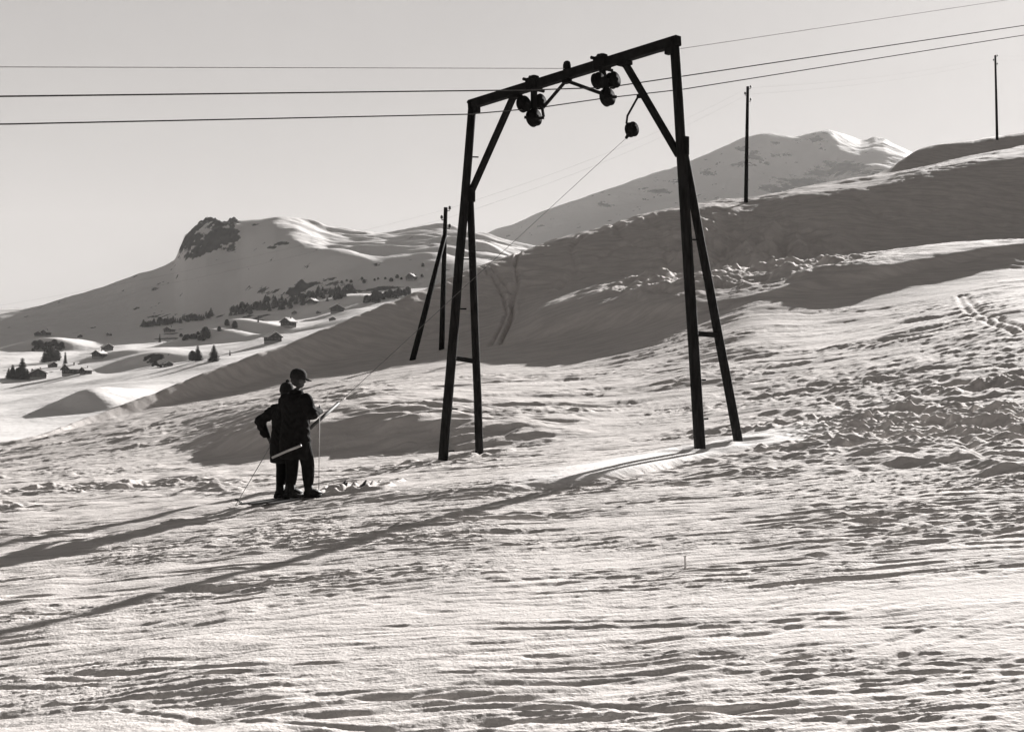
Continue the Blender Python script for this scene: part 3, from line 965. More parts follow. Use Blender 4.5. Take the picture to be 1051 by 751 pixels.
hl = (hdir.x, hdir.y)
def rope_pts(anchor, knots):
    return [P(x, y, plane_px(anchor, hl, x)) for x, y in knots]
aA, aB = P(622, 91, dPR), P(548, 112.5, dPL)
knA = [(-160, 101), (10, 99), (548, 92.5), (622, 90), (640, 87.5), (1040, 28), (1220, 1)]
knB = [(-160, 129.5), (10, 127.5), (480, 117.5), (548, 111.5), (620, 101), (700, 92), (1040, 38), (1220, 10)]
ropeA = strand('haul_rope', rope_pts(aA, knA), 0.0105, M['rope'], 'upper of the two thick haul ropes, running over the right pulley set of the tower', 'rope', 'ropes of the drag lift')
ropeB = strand('haul_rope', rope_pts(aB, knB), 0.0105, M['rope'], 'lower of the two thick haul ropes, running over the left pulley set of the tower', 'rope', 'ropes of the drag lift')
aC = P(582, 71, beam_at(582).y)
strand('telephone_wire', rope_pts(aC, [(-160, 68), (10, 69), (582, 70.5), (700, 50), (935, 15), (1200, -25)]), 0.0050, M['wire'],
       'thin pale wire strung over the knob on top of the tower crossbeam', 'wire')

# ------------------------------------------------------------------ utility poles
def util_pole(px, base, top, label, strut=None, kpx=5.0):
    p = S1.hit(px, base)
    d_ = p.y
    root = empty('utility_pole', p)
    tag(root, label, 'utility pole', 'wooden utility poles on the hillside')
    o = TB(); o.org = p
    tp = P(top[0], top[1], d_)
    o.tube([p - UP * .4, p.lerp(tp, .5), tp], [.145, .125, .10], 12).fin('post', M['pole'], root, True)
    if strut:
        q = S1.hit(strut[0], strut[1])
        o = TB(); o.org = p
        o.tube([q - UP * .4, P(strut[2], strut[3], d_)], [.15, .12], 12).fin('strut', M['pole'], root, True)
    for k, (dx, dz) in enumerate(((.2, .16), (-.2, .62), (.2, 1.05))):
        o = TB(); o.org = p
        c_ = tp - UP * dz
        e_ = c_ + Vector((dx, -.05, .0))
        o.tube([c_, e_, e_ + UP * .08], .022, 8)
        o.lathe(e_ + UP * .06, UP, [(.04, 0), (.075, .02), (.06, .08), (.07, .11), (.035, .17)], 12)
        o.fin('insulator', M['porcelain'], root)
    return tp
t1 = util_pole(453, 359, (457.5, 213), 'pair of joined poles, an upright braced by a slanting strut, left of the tower', (421, 370, 457, 240))
t2 = util_pole(765.5, 207.5, (767.5, 89), 'single slim pole right of the tower on the crest of the shaded hill')
t3 = util_pole(1023.5, 143.5, (1021.5, 57), 'smallest single pole near the right end of the far ridge')
t0_ = P(-160, 335, 66)
t4 = P(1300, 40, 165)
for k, dz in enumerate((.1, .55)):
    for a, b, lab in ((t0_, t1, 'faint wire sloping down to the left from the braced pole pair'), (t1, t2, 'faint wire between the braced pole pair and the pole on the crest'), (t2, t3, 'faint wire between the crest pole and the farthest pole'), (t3, t4, 'faint wire leaving the farthest pole to the right')):
        strand('utility_wire', [a - UP * dz, b - UP * dz], 0.003, M['wire'], lab, 'wire', 'faint wires of the utility line', 0.5)

# ------------------------------------------------------------------ skiers
def skin_mesh(verts, edges, root=0, sub=2, voxel=None, extra=None, name='figure'):
    me = bpy.data.meshes.new(name)
    me.from_pydata([v[:3] for v in verts], edges, [])
    o = bpy.data.objects.new(name, me)
    COL.objects.link(o)
    md = o.modifiers.new('skin', 'SKIN')
    md.use_smooth_shade = True
    if not me.skin_vertices:
        bm = bmesh.new(); bm.from_mesh(me); bm.verts.layers.skin.verify(); bm.to_mesh(me); bm.free()
    sv = me.skin_vertices[0].data
    for i, v in enumerate(verts):
        sv[i].radius = (v[3], v[4] if len(v) > 4 else v[3])
        sv[i].use_root = (i == root)
    sb = o.modifiers.new('sub', 'SUBSURF'); sb.levels = sub; sb.render_levels = sub
    def bake():
        dg = bpy.context.evaluated_depsgraph_get()
        dg.update()
        return bpy.data.meshes.new_from_object(o.evaluated_get(dg))
    res = bake()
    if voxel:
        bm = bmesh.new(); bm.from_mesh(res)
        if extra: extra(bm)
        tmp = bpy.data.meshes.new(name); bm.to_mesh(tmp); bm.free()
        o.modifiers.clear()
        o.data = tmp
        rm = o.modifiers.new('rm', 'REMESH'); rm.mode = 'VOXEL'; rm.voxel_size = voxel; rm.use_smooth_shade = True
        sm = o.modifiers.new('sm', 'SMOOTH'); sm.factor = 0.4; sm.iterations = 2
        res = bake()
    bpy.data.objects.remove(o)
    res.materials.clear()
    res.name = name
    return res

def ell(bm, c, r, rot=None):
    m = Matrix.Translation(Vector(c)) @ (rot or Matrix.Identity(4)) @ Matrix.Diagonal((r[0], r[1], r[2], 1))
    bmesh.ops.create_uvsphere(bm, u_segments=20, v_segments=12, radius=1.0, matrix=m)

def hand_chain(V, E, wrist_i, w, dirn, side, curl):
    """Palm and five fingers closing towards curl, as skin vertices."""
    w, dirn, curl = Vector(w), Vector(dirn).normalized(), Vector(curl).normalized()
    sidev = dirn.cross(curl).normalized() * side
    palm = w + dirn * .07
    V.append((*palm, .026)); E.append((wrist_i, len(V) - 1))
    pi_ = len(V) - 1
    for k, (off, ln) in enumerate(((-.030, .072), (-.010, .082), (.010, .078), (.029, .062))):
        k0 = palm + sidev * off + dirn * .025
        k1 = k0 + dirn * ln * .45 + curl * .012
        k2 = k1 + dirn * ln * .15 + curl * ln * .38
        k3 = k2 - dirn * ln * .22 + curl * ln * .22
        prev = pi_
        for q in (k0, k1, k2, k3):
            V.append((*q, .0115)); E.append((prev, len(V) - 1)); prev = len(V) - 1
    th0 = w + dirn * .03 - sidev * .035
    th1 = th0 + dirn * .035 - sidev * .012 + curl * .02
    th2 = th1 + dirn * .02 + curl * .03
    prev = wrist_i
    for q in (th0, th1, th2):
        V.append((*q, .0125)); E.append((prev, len(V) - 1)); prev = len(V) - 1

def make_person(name, loc, rz, h, pose, label, cap_kind):
    k = h / 1.76
    root = empty(name, loc, rz)
    tag(root, label, 'person', 'two skiers on the drag lift')
    V = [(0, 0, .93, .135), (0, 0, 1.06, .125), (0, .015, 1.25, .145), (0, .0, 1.40, .115), (0, .015, 1.485, .056), (0, .03, 1.56, .055)]
    E = [(0, 1), (1, 2), (2, 3), (3, 4), (4, 5)]
    hips, knees, ank, toes = pose['legs']
    legs = []
    for s_ in (0, 1):
        i0 = len(V)
        V += [(*hips[s_], .115), (*Vector(hips[s_]).lerp(Vector(knees[s_]), .5), .118), (*knees[s_], .102), (*Vector(knees[s_]).lerp(Vector(ank[s_]), .5), .090), (*ank[s_], .055), (*toes[s_], .042)]
        E += [(0, i0)] + [(i0 + j, i0 + j + 1) for j in range(5)]
    arms = []
    for s_ in (0, 1):
        sh, el, wr = pose['arms'][s_][:3]
        i0 = len(V)
        V += [(*sh, .066), (*el, .047), (*wr, .031)]
        E += [(3, i0), (i0, i0 + 1), (i0 + 1, i0 + 2)]
        dv, cv = pose['arms'][s_][3:5]
        hand_chain(V, E, i0 + 2, wr, dv, 1 if s_ else -1, cv)
    V = [tuple(c * k for c in v) for v in V]
    turn = Matrix.Rotation(pose['turn'], 4, 'Z')
    hc = Vector((0, .045, 1.655)) * k
    def head(bm):
        def q(v): return hc + turn @ (Vector(v) * k)
        ell(bm, q((0, 0, .012)), (.074 * k, .094 * k, .105 * k), turn)
        ell(bm, q((0, .03, -.055)), (.052 * k, .062 * k, .055 * k), turn)
        ell(bm, q((0, .098, -.018)), (.013 * k, .022 * k, .022 * k), turn)
        ell(bm, q((0, .088, .022)), (.045 * k, .014 * k, .010 * k), turn)
        ell(bm, q((0, .088, -.062)), (.022 * k, .010 * k, .006 * k), turn)
        for sx_ in (-1, 1):
            ell(bm, q((sx_ * .076, -.005, -.01)), (.010 * k, .02 * k, .03 * k), turn)
    me = skin_mesh(V, E, 0, 2, 0.008, head, 'body')
    body = link_mesh('body', me, [M['trousers'], M['skin'], M['glove'], M['leather']], root, True)
    wr0, wr1 = Vector(pose['arms'][0][2]) * k, Vector(pose['arms'][1][2]) * k
    d0, d1_ = Vector(pose['arms'][0][3]).normalized(), Vector(pose['arms'][1][3]).normalized()
    for p in me.polygons:
        c = p.center
        if c.z > 1.50 * k and abs(c.x) < .13: p.material_index = 1
        elif (c - wr0).dot(d0) > -.02 and (c - wr0).length < .2: p.material_index = 2
        elif (c - wr1).dot(d1_) > -.02 and (c - wr1).length < .2: p.material_index = 2
    # jacket over the trunk and arms: one remeshed surface
    bj = MB()
    n_ = 28
    rings = []
    for z, rx, ry, oy in ((.55, .205, .165, .0), (.57, .218, .178, .0), (.80, .218, .172, -.01), (1.0, .200, .152, -.005), (1.10, .196, .146, 0), (1.22, .208, .155, .01), (1.33, .214, .156, .005), (1.40, .200, .138, 0), (1.45, .140, .110, .0), (1.49, .085, .085, .012), (1.525, .080, .082, .015)):
        rings.append([bj.bm.verts.new((math.cos(j * 2 * math.pi / n_) * rx, oy + math.sin(j * 2 * math.pi / n_) * ry, z)) for j in range(n_)])
    for a_, b_ in zip(rings, rings[1:]):
        for j in range(n_):
            bj.bm.faces.new((a_[j], a_[(j + 1) % n_], b_[(j + 1) % n_], b_[j]))
    bj.bm.faces.new(rings[0][::-1]); bj.bm.faces.new(rings[-1])
    for s_ in (0, 1):
        sh, el, wr = (Vector(v) for v in pose['arms'][s_][:3])
        sh = Vector((sh.x * .92, sh.y, sh.z - .02))
        bj.tube([sh, sh.lerp(el, .5), el], [.098, .086, .076], 16)
        bj.tube([el, el.lerp(wr, .5), el.lerp(wr, .92)], [.076, .068, .058], 16)
        ell(bj.bm, sh, (.098, .098, .098)); ell(bj.bm, el, (.078, .078, .078))
    bmesh.ops.scale(bj.bm, vec=(k * 1.13, k * 1.14, k), verts=bj.bm.verts)
    bmesh.ops.recalc_face_normals(bj.bm, faces=bj.bm.faces)
    tmp = bpy.data.meshes.new('jacket'); bj.bm.to_mesh(tmp); bj.bm.free()
    to_ = bpy.data.objects.new('jacket', tmp); COL.objects.link(to_)
    rm = to_.modifiers.new('rm', 'REMESH'); rm.mode = 'VOXEL'; rm.voxel_size = 0.012; rm.use_smooth_shade = True
    sm = to_.modifiers.new('sm', 'SMOOTH'); sm.factor = 0.5; sm.iterations = 6
    dg = bpy.context.evaluated_depsgraph_get(); dg.update()
    jm = bpy.data.meshes.new_from_object(to_.evaluated_get(dg))
    bpy.data.objects.remove(to_)
    jm.materials.clear(); jm.name = 'jacket'
    for v in jm.vertices:
        c_w = v.co / k
        n = math.sin(c_w.z * 48 + 3 * math.sin(c_w.x * 21)) * math.sin(c_w.y * 27 + c_w.z * 15 + c_w.x * 9)
        hem = 1 if c_w.z > .80 else .4
        v.co += v.normal * 0.008 * n * hem
    link_mesh('jacket', jm, M['jacket'], root, True)
    # boots
    for s_ in (0, 1):
        a, t = Vector(ank[s_]) * k, Vector(toes[s_]) * k
        f = (t - a); f.z = 0; f.normalize()
        b = MB()
        sole = Vector((a.x, a.y, 0))
        rot = Quaternion(UP, math.atan2(f.y, f.x) - math.pi / 2)
        b.box(sole + f * .07 + UP * .035, (.105, .31, .05), rot, .015)
        b.tube([sole - f * .04 + UP * .05, sole + f * .02 + UP * .085, sole + f * .12 + UP * .075, sole + f * .20 + UP * .055], [.058, .064, .055, .04], 14)
        b.tube([sole - f * .015 + UP * .06, a + UP * .02, a.lerp(Vector(knees[s_]) * k, .28)], [.062, .058, .066], 14)
        b.build('boot', M['leather'], root, True)
    # cap, hair
    b = MB()
    if cap_kind == 'peak':
        b.lathe((0, 0, 0), UP, [(.089, -.01), (.098, .0), (.102, .03), (.098, .07), (.078, .105), (.04, .125), (.005, .13)], 22)
        b.box((0, .112, .004), (.13, .085, .010), Quaternion((1, 0, 0), R(-16)), .004)
    else:
        b.lathe((0, 0, 0), UP, [(.092, -.035), (.101, -.02), (.101, .02), (.096, .06), (.075, .10), (.03, .125), (.005, .128)], 22)
        b.lathe((0, 0, .12), UP, [(.01, 0), (.028, .012), (.028, .03), (.01, .045)], 12)
    kc = 1.12 if cap_kind == 'peak' else 1.06
    bmesh.ops.scale(b.bm, vec=(.95 * k * kc, 1.08 * k * kc, k * kc), verts=b.bm.verts)
    bmesh.ops.transform(b.bm, matrix=Matrix.Translation(hc + Vector((0, 0, .025 * k))) @ turn @ Matrix.Rotation(R(-8), 4, 'X'), verts=b.bm.verts)
    b.build('cap', M['cap'], root, True)
    bmh = bmesh.new()
    ell(bmh, hc + turn @ Vector((0, -.018, .0)), (.079 * k, .088 * k, .085 * k), turn)
    bmesh.ops.bisect_plane(bmh, geom=bmh.verts[:] + bmh.edges[:] + bmh.faces[:], plane_co=hc + turn @ Vector((0, .02, 0)), plane_no=turn @ Vector((0, 1, -.3)), clear_outer=True)
    hme = bpy.data.meshes.new('hair'); bmh.to_mesh(hme); bmh.free()
    link_mesh('hair', hme, M['hair'], root, True)
    if pose.get('scarf'):
        b = MB()
        pts = [Vector((math.cos(a) * .082, .014 + math.sin(a) * .082, 1.485 + .012 * math.sin(2 * a))) * k for a in [j * 2 * math.pi / 18 for j in range(19)]]
        b.tube(pts, .026 * k, 10)
        b.build('scarf', M['scarf'], root, True)
    return root

HEAD = Vector((0.60, 0.80, 0)).normalized()
RIGHT = Vector((HEAD.y, -HEAD.x, 0))
rzp = -math.atan2(HEAD.x, HEAD.y)
def root_at(px, py):
    p = S1.hit(px, py)
    return p
pA = root_at(303.5, 513.0)
pB = pA - RIGHT * .33 + HEAD * .10
pB.z = gnd(pB.x, pB.y)
SKI_T = .028
zA = gnd(pA.x, pA.y); pA.z = zA + SKI_T; pB.z += SKI_T
poseA = dict(turn=R(-22), legs=(((-.095, 0, .88), (.105, 0, .88)), ((-.11, .04, .49), (.17, .07, .49)), ((-.10, .0, .095), (.215, .04, .095)), ((-.10, .13, .05), (.235, .165, .05))),
             arms=(((-.18, 0, 1.40), (-.27, .02, 1.14), (-.16, .24, 1.12), (.1, .95, .1), (.5, .2, -.8)),
                   ((.18, 0, 1.40), (.31, -.02, 1.18), (.22, .19, 1.235), (-.2, .85, .15), (-.6, .2, -.6))))
poseB = dict(turn=R(-5), legs=(((-.095, 0, .88), (.095, 0, .88)), ((-.11, .06, .49), (.11, .06, .49)), ((-.10, .0, .095), (.10, .0, .095)), ((-.10, .13, .05), (.10, .13, .05))),
             arms=(((-.18, 0, 1.40), (-.38, -.10, 1.20), (-.30, -.04, .92), (.05, .35, -.9), (.7, .4, .0)),
                   ((.18, 0, 1.40), (.25, -.02, 1.14), (.16, .22, 1.13), (-.1, .95, .1), (-.5, .2, -.8))), scarf=True)
A = make_person('person', pA, rzp, 1.75, poseA, 'taller skier in dark anorak and peaked cap, standing nearest on the drag lift', 'peak')
B = make_person('person', pB, rzp, 1.60, poseB, 'shorter skier in dark clothes and bobble cap, half hidden beyond the taller one', 'bobble')

def to_world(root, v, k=1.0):
    return root.location + Matrix.Rotation(root.rotation_euler.z, 3, 'Z') @ (Vector(v) * k)
# skis
def make_ski(root, fx, fy, k, label):
    c = to_world(root, (fx, fy + .06, 0), k)
    b0, b1 = c - HEAD * .75, c + HEAD * 1.05
    up0, up1 = gnd(b0.x, b0.y), gnd(b1.x, b1.y)
    base_ = Vector((c.x, c.y, gnd(c.x, c.y)))
    o = empty('ski', base_, rzp)
    tag(o, label, 'ski', 'skis under the two skiers')
    prof = [(-.80, 0, .035), (-.5, 0, .038), (0, .004, .036), (.5, 0, .040), (.85, 0, .044), (.96, .025, .042), (1.05, .07, .034), (1.10, .115, .012)]
    bm = bmesh.new()
    rows = []
    for y, z, w in prof:
        wp = base_ + HEAD * y
        zz = max(gnd(wp.x, wp.y) - base_.z, (up1 - base_.z) * y / 1.05 if y > 0 else (up0 - base_.z) * -y / .75) * (0.6 if abs(y) > .1 else 0)
        rows.append([bm.verts.new((sx_ * w, y, z + zz * .8 + t)) for t in (.006, .006 + .020) for sx_ in (-1, 1)])
    for a, b in zip(rows, rows[1:]):
        for i, j in ((0, 1), (1, 3), (3, 2), (2, 0)):
            bm.faces.new((a[i], a[j], b[j], b[i]))
    bm.faces.new((rows[0][0], rows[0][1], rows[0][3], rows[0][2])); bm.faces.new((rows[-1][0], rows[-1][1], rows[-1][3], rows[-1][2]))
    bmesh.ops.recalc_face_normals(bm, faces=bm.faces)
    me = bpy.data.meshes.new('ski_board'); bm.to_mesh(me); bm.free()
    link_mesh('ski_board', me, M['darkwood'], o)
    mb = MB().box((0, .12, .045), (.09, .06, .035), None, .006).box((0, -.12, .04), (.085, .05, .03), None, .006)
    mb.tube([(-.052, .10, .05), (-.05, -.1, .07), (0, -.14, .07), (.05, -.1, .07), (.052, .10, .05)], .005, 6)
    mb.build('binding', M['steel'], o)
make_ski(A, -.115, .0, 1.0, 'left ski of the taller skier, dark and half sunk in the track')
make_ski(A, .215, .05, 1.0, 'right ski of the taller skier, nearest to the camera')
make_ski(B, -.10, .0, .91, 'left ski of the shorter skier, farthest to the left')
make_ski(B, .10, .0, .91, 'right ski of the shorter skier, between the two pairs of feet')

def ski_pole(a, b, label):
    a, b = Vector(a), Vector(b)
    o = empty('ski_pole', b)
    tag(o, label, 'ski pole', 'ski poles of the two skiers')
    t = (a - b).normalized()
    MB().tube([(0, 0, 0), a - b], [.005, .007], 8).build('shaft', M['wood'], o, True)
    MB().tube([a - b - t * .02, a - b - t * .14], .017, 8).build('grip', M['leather'], o, True)
    n = t.orthogonal().normalized(); m_ = t.cross(n)
    ring = [t * .07 + (n * math.cos(q) + m_ * math.sin(q)) * .055 for q in [j * 2 * math.pi / 16 for j in range(17)]]
    bk = MB().tube(ring, .005, 6, False)
    for j in (0, 4, 8, 12):
        bk.tube([ring[j], t * .07], .003, 5)
    bk.build('basket', M['leather'], o)
hA = to_world(A, (.20, .27, 1.25), .995)
gA = Vector((hA.x + .0, hA.y - .08, 0)); gA.z = gnd(gA.x, gA.y) - .02
ski_pole(hA + UP * .06, gA, 'upright ski pole held in the taller skier\'s right hand')
hB = to_world(B, (-.29, .0, .84), .91)
gB = S1.hit(242, 499)
gB = Vector(((242 - CX) / F * (hB.y - .35), hB.y - .35, 0)); gB.z = gnd(gB.x, gB.y)
ski_pole(hB + (hB - gB).normalized() * .10, gB, 'ski pole trailing in the snow from the shorter skier\'s left hand')

# ------------------------------------------------------------------ tow hanger pulling the skiers
dReel = plane_px(aB, hl, 650)
pk = rope_pts(aB, [(656, 99)])[0]
reel_c = P(648.5, 133, dReel - .15)
ho = empty('tow_hanger', pk)
tag(ho, 'T-bar tow hanger with reel and long cord pulling the two skiers', 'tow hanger')
class HB(TB):
    org = pk
HB().tube([pk + UP * .03, P(644, 119, dReel - .12), P(643, 127, dReel - .14)], .022, 8).box(pk, (.1, .1, .07), None, .01).fin('hook_arm', M['steel'], ho)
ax = bdir
r = .150
hb_ = HB()
hb_.lathe(reel_c - ax * .075, ax, [(.04, 0), (r * .9, .0), (r, .02), (r, .04), (r * .9, .06), (r * .9, .09), (r, .11), (r, .13), (r * .9, .15), (.05, .15), (.045, .19)], 24)
hb_.tube([reel_c, P(642.5, 142, dReel - .2)], [.05, .03], 8)
hb_.fin('reel', M['wheel'], ho, True)
s_top = P(347.5, 413.5, pA.y + .62)
s_low = P(304, 452, pA.y - .02)
HB().tube([P(642.5, 142, dReel - .2), s_top], .0042, 6).fin('cord', M['cord'], ho)
HB().tube([s_top, s_low], [.026, .026], 10).fin('tow_stem', M['darkwood'], ho, True)
c0, c1 = P(279.5, 469.5, pB.y - .36), P(309, 457, pA.y - .36)
hb2 = HB().tube([c0, c0.lerp(c1, .5) - HEAD * .02, c1], .017, 10)
hb2.fin('crossbar', M['wood'], ho, True)
HB().tube([s_low, c0.lerp(c1, .85)], .014, 8).fin('bar_socket', M['steel'], ho)

# ------------------------------------------------------------------ little stake in the piste
p = S1.hit(703, 583)
o = MB().tube([(0, 0, -.1), (.004, 0, .05), (.0, 0, 11.5 * p.y / F)], [.010, .010, .008], 8).box((0, 0, 11.5 * p.y / F + .006), (.022, .022, .014), None, .003).build('marker_stake', M['scarf'])
o.location = p
tag(o, 'short pale stake sticking out of the trodden snow in the foreground', 'stake')

# ------------------------------------------------------------------ trees in the valley
def make_tree(kind, seed):
    rr = random.Random(seed)
    root = empty('conifer', (0, 0, 0))
    MB().tube([(0, 0, -.06), (0.005, 0, .2), (0, .004, .55), (0, 0, .97)], [.03, .022, .014, .003], 7).build('trunk', M['bark'], root)
    bm = bmesh.new()
    w = {'slim': .17, 'broad': .30, 'round': .40}[kind]
    n = 24 if kind == 'round' else 17
    for t in range(n):
        f = t / (n - 1)
        zc = .10 + .86 * f
        if kind == 'round':
            rad = w * math.sqrt(max(.03, 1 - ((f - .38) / .66) ** 2))
        else:
            rad = w * (1 - f) ** .8 + .014
        nb = max(7, int((22 if kind == 'round' else 18) * (1 - f * .55)))
        a0 = rr.random() * 6.28
        for k in range(nb):
            a = a0 + k * 6.283 / nb + rr.uniform(-.2, .2)
            L = rad * rr.uniform(.6, 1.12)
            if rr.random() < .05: continue
            dr = -.30 * L if kind != 'round' else -.05 * L
            for q in range(5):                            # leaf-sized sprays along each limb
                s0, s1 = q / 5, (q + 1.35) / 5
                wv = (.09 if kind == 'round' else .05) * rr.uniform(.7, 1.5) * (1.2 - .5 * s0)
                mid = Vector((math.cos(a), math.sin(a), 0))
                sd = Vector((-math.sin(a), math.cos(a), 0)) * wv
                z0 = zc + dr * s0 + rr.uniform(-.012, .012)
                z1 = zc + dr * s1 - .02 * rr.random()
                p0, p1 = mid * L * s0 + UP * z0, mid * L * s1 + UP * z1
                up_ = UP * .022 * rr.uniform(.2, 1)
                v = [bm.verts.new(p0 + sd * .5), bm.verts.new(p0 * .6 + p1 * .4 + sd * 1.2 - UP * .015), bm.verts.new(p1 + up_ * .2),
                     bm.verts.new(p0 * .6 + p1 * .4 - sd * 1.2 - UP * .015), bm.verts.new(p0 - sd * .5), bm.verts.new(p0 * .4 + p1 * .6 + up_ + UP * .01)]
                bm.faces.new((v[0], v[1], v[5])); bm.faces.new((v[1], v[2], v[5])); bm.faces.new((v[2], v[3], v[5])); bm.faces.new((v[3], v[4], v[5])); bm.faces.new((v[4], v[0], v[5]))
    me = bpy.data.meshes.new('crown'); bm.to_mesh(me); bm.free()
    link_mesh('crown', me, M['foliage'], root)
    return root
protos = {k: [make_tree(k, i * 7 + len(k)) for i in range(3)] for k in ('slim', 'broad', 'round')}
used = set()
def plant(px, base, hpx, kind, label, group=None, wide=1.0):
    p = S3.hit(px, base, 220)
    pr = random.choice(protos[kind])
    if pr.name in used:
        o = copy_tree(pr)
    else:
        o = pr; used.add(pr.name)
    h_ = hpx * p.y / F
    o.location = p
    o.rotation_euler = (0, 0, random.uniform(0, 6.28))
    o.scale = (h_ * wide, h_ * wide, h_)
    for key in ('group',):
        if key in o: del o[key]
    tag(o, label, 'tree', group)
    return o
BIG = [(23, 389, 22, 'broad', 'tallest conifer in the dark clump at the left edge of the valley'),
       (13, 389, 15, 'broad', 'lower conifer at the far left edge beside the tallest one'),
       (33, 389, 11, 'broad', 'small conifer just right of the tallest one in the left edge clump'),
       (46, 372, 13, 'broad', 'left bushy tree of the dark trio on the bank above the near chalets'),
       (52, 372, 16, 'round', 'middle and tallest bushy tree of the dark trio on the bank'),
       (58, 371, 12, 'round', 'right bushy tree of the dark trio on the bank'),
       (67, 377, 16, 'slim', 'thin lone tree right of the bushy trio'),
       (164, 351.5, 9, 'slim', 'small lone conifer on open snow in mid valley'),
       (197.5, 370.5, 11, 'round', 'lower left crown beside the broad tree at the foot of the shaded slope'),
       (203, 370.5, 16, 'broad', 'broad dark tree at the foot of the shaded slope'),
       (219.5, 370.5, 17, 'broad', 'tall dark conifer standing alone right of the broad one'),
       (236, 365, 6, 'slim', 'tiny conifer right of the tall lone conifer, close to the shaded slope'),
       (211, 348, 13, 'round', 'large dark tree at the right end of the scrubby bank'),
       (233, 334.5, 7, 'round', 'left one of the two dark trees beside the curved snow path'),
       (241, 337, 8, 'round', 'right one of the two dark trees beside the curved snow path'),
       (225, 340, 5.5, 'round', 'small bush left of the two dark trees beside the snow path'),
       (265, 330.5, 6, 'slim', 'small lone conifer above the curved snow path'),
       (216.5, 324.5, 9, 'broad', 'tallest conifer at the right end of the lower wooded strip'),
       (158, 333, 7, 'broad', 'pointed conifer near the left end of the lower wooded strip'),
       (385.5, 311, 14, 'round', 'big dark tree at the edge of the shaded slope left of the pole pair'),
       (434, 274, 4.5, 'round', 'tiny lone tree on the high snow just left of the pole pair')]
for px, b, h_, k, lab in BIG:
    plant(px, b, h_, k, lab, None, 1.35 if k == 'broad' else 1.0)
rt = random.Random(5)
for i in range(12):
    x = 9 + 33 * i / 12
    plant(x, 389 - abs(x - 24) * .06 + rt.uniform(-1, .6), rt.uniform(7, 12), rt.choice(('broad', 'round', 'broad')), 'low tree crowded into the dark clump at the left edge of the valley', 'trees of the dark clump at the left edge', 1.3)
for i in range(12):
    x = 36 + 30 * i / 12
    plant(x, 356 + rt.uniform(-3, 4), rt.uniform(3.5, 6), 'round', 'dark shrub on the shaded bank right under the crest chalets', 'shrubs of the shaded bank', 1.5)
for i in range(36):
    x = 147 + 70 * (i + rt.uniform(-.3, .3)) / 36
    plant(x, 336.5 - (x - 147) * .155 + rt.uniform(-1.5, 1.5), rt.uniform(4.5, 7.5), rt.choice(('broad', 'broad', 'slim', 'round')), 'small dark conifer in the lower wooded strip at the foot of the hill', 'conifers of the lower wooded strip', rt.uniform(1.2, 1.7))
for i in range(148):
    x = 238 + 128 * i / 148 + rt.uniform(-3, 3)
    spread = 5.5 if 270 < x < 350 else 3
    plant(x, 322 - (x - 238) * .185 + rt.gauss(0, spread * .6), rt.uniform(3.8, 7.2), rt.choice(('broad', 'round', 'broad', 'broad')), 'small dark conifer in the upper wooded strip across the middle of the hill foot', 'conifers of the upper wooded strip', rt.uniform(1.2, 1.7))
for i in range(12):
    x = 186 + 30 * i / 12 + rt.uniform(-1.5, 1.5)
    plant(x, 350 - rt.uniform(0, 7), rt.uniform(3.5, 6), 'round', 'low dark bush on the scrubby bank left of the large dark tree', 'bushes of the scrubby bank', 1.2)
for i in range(20):
    x = 374 + 50 * i / 20 + rt.uniform(-1.5, 1.5)
    plant(x, 311 - (x - 374) * .17 + rt.uniform(-2, 1), rt.uniform(5, 9.5), rt.choice(('broad', 'round', 'round')), 'dark tree in the row along the edge of the shaded slope', 'trees along the edge of the shaded slope', 1.15)
for i in range(14):
    x = 350 + 90 * i / 14 + rt.uniform(-3, 3)
    plant(x, 290 - (x - 350) * .05 + rt.uniform(-2, 2), rt.uniform(2.5, 4.5), 'round', 'tiny tree on the high bank below the sunlit streaks of the hill', 'tiny trees on the high bank', 1.3)
for i in range(10):
    x = 34 + 34 * i / 10
    plant(x, 359 + rt.uniform(-4, 2), rt.uniform(2.5, 5), 'round', 'low bush on the dark bank under the pair of crest chalets', 'bushes under the crest chalets', 1.3)
for i in range(6):
    x = 157 + 16 * i / 6
    plant(x, 376 + rt.uniform(-1, 1), rt.uniform(3, 6), 'round', 'low bush in the small hollow beside the hut left of the broad tree', 'bushes in the small hollow', 1.2)

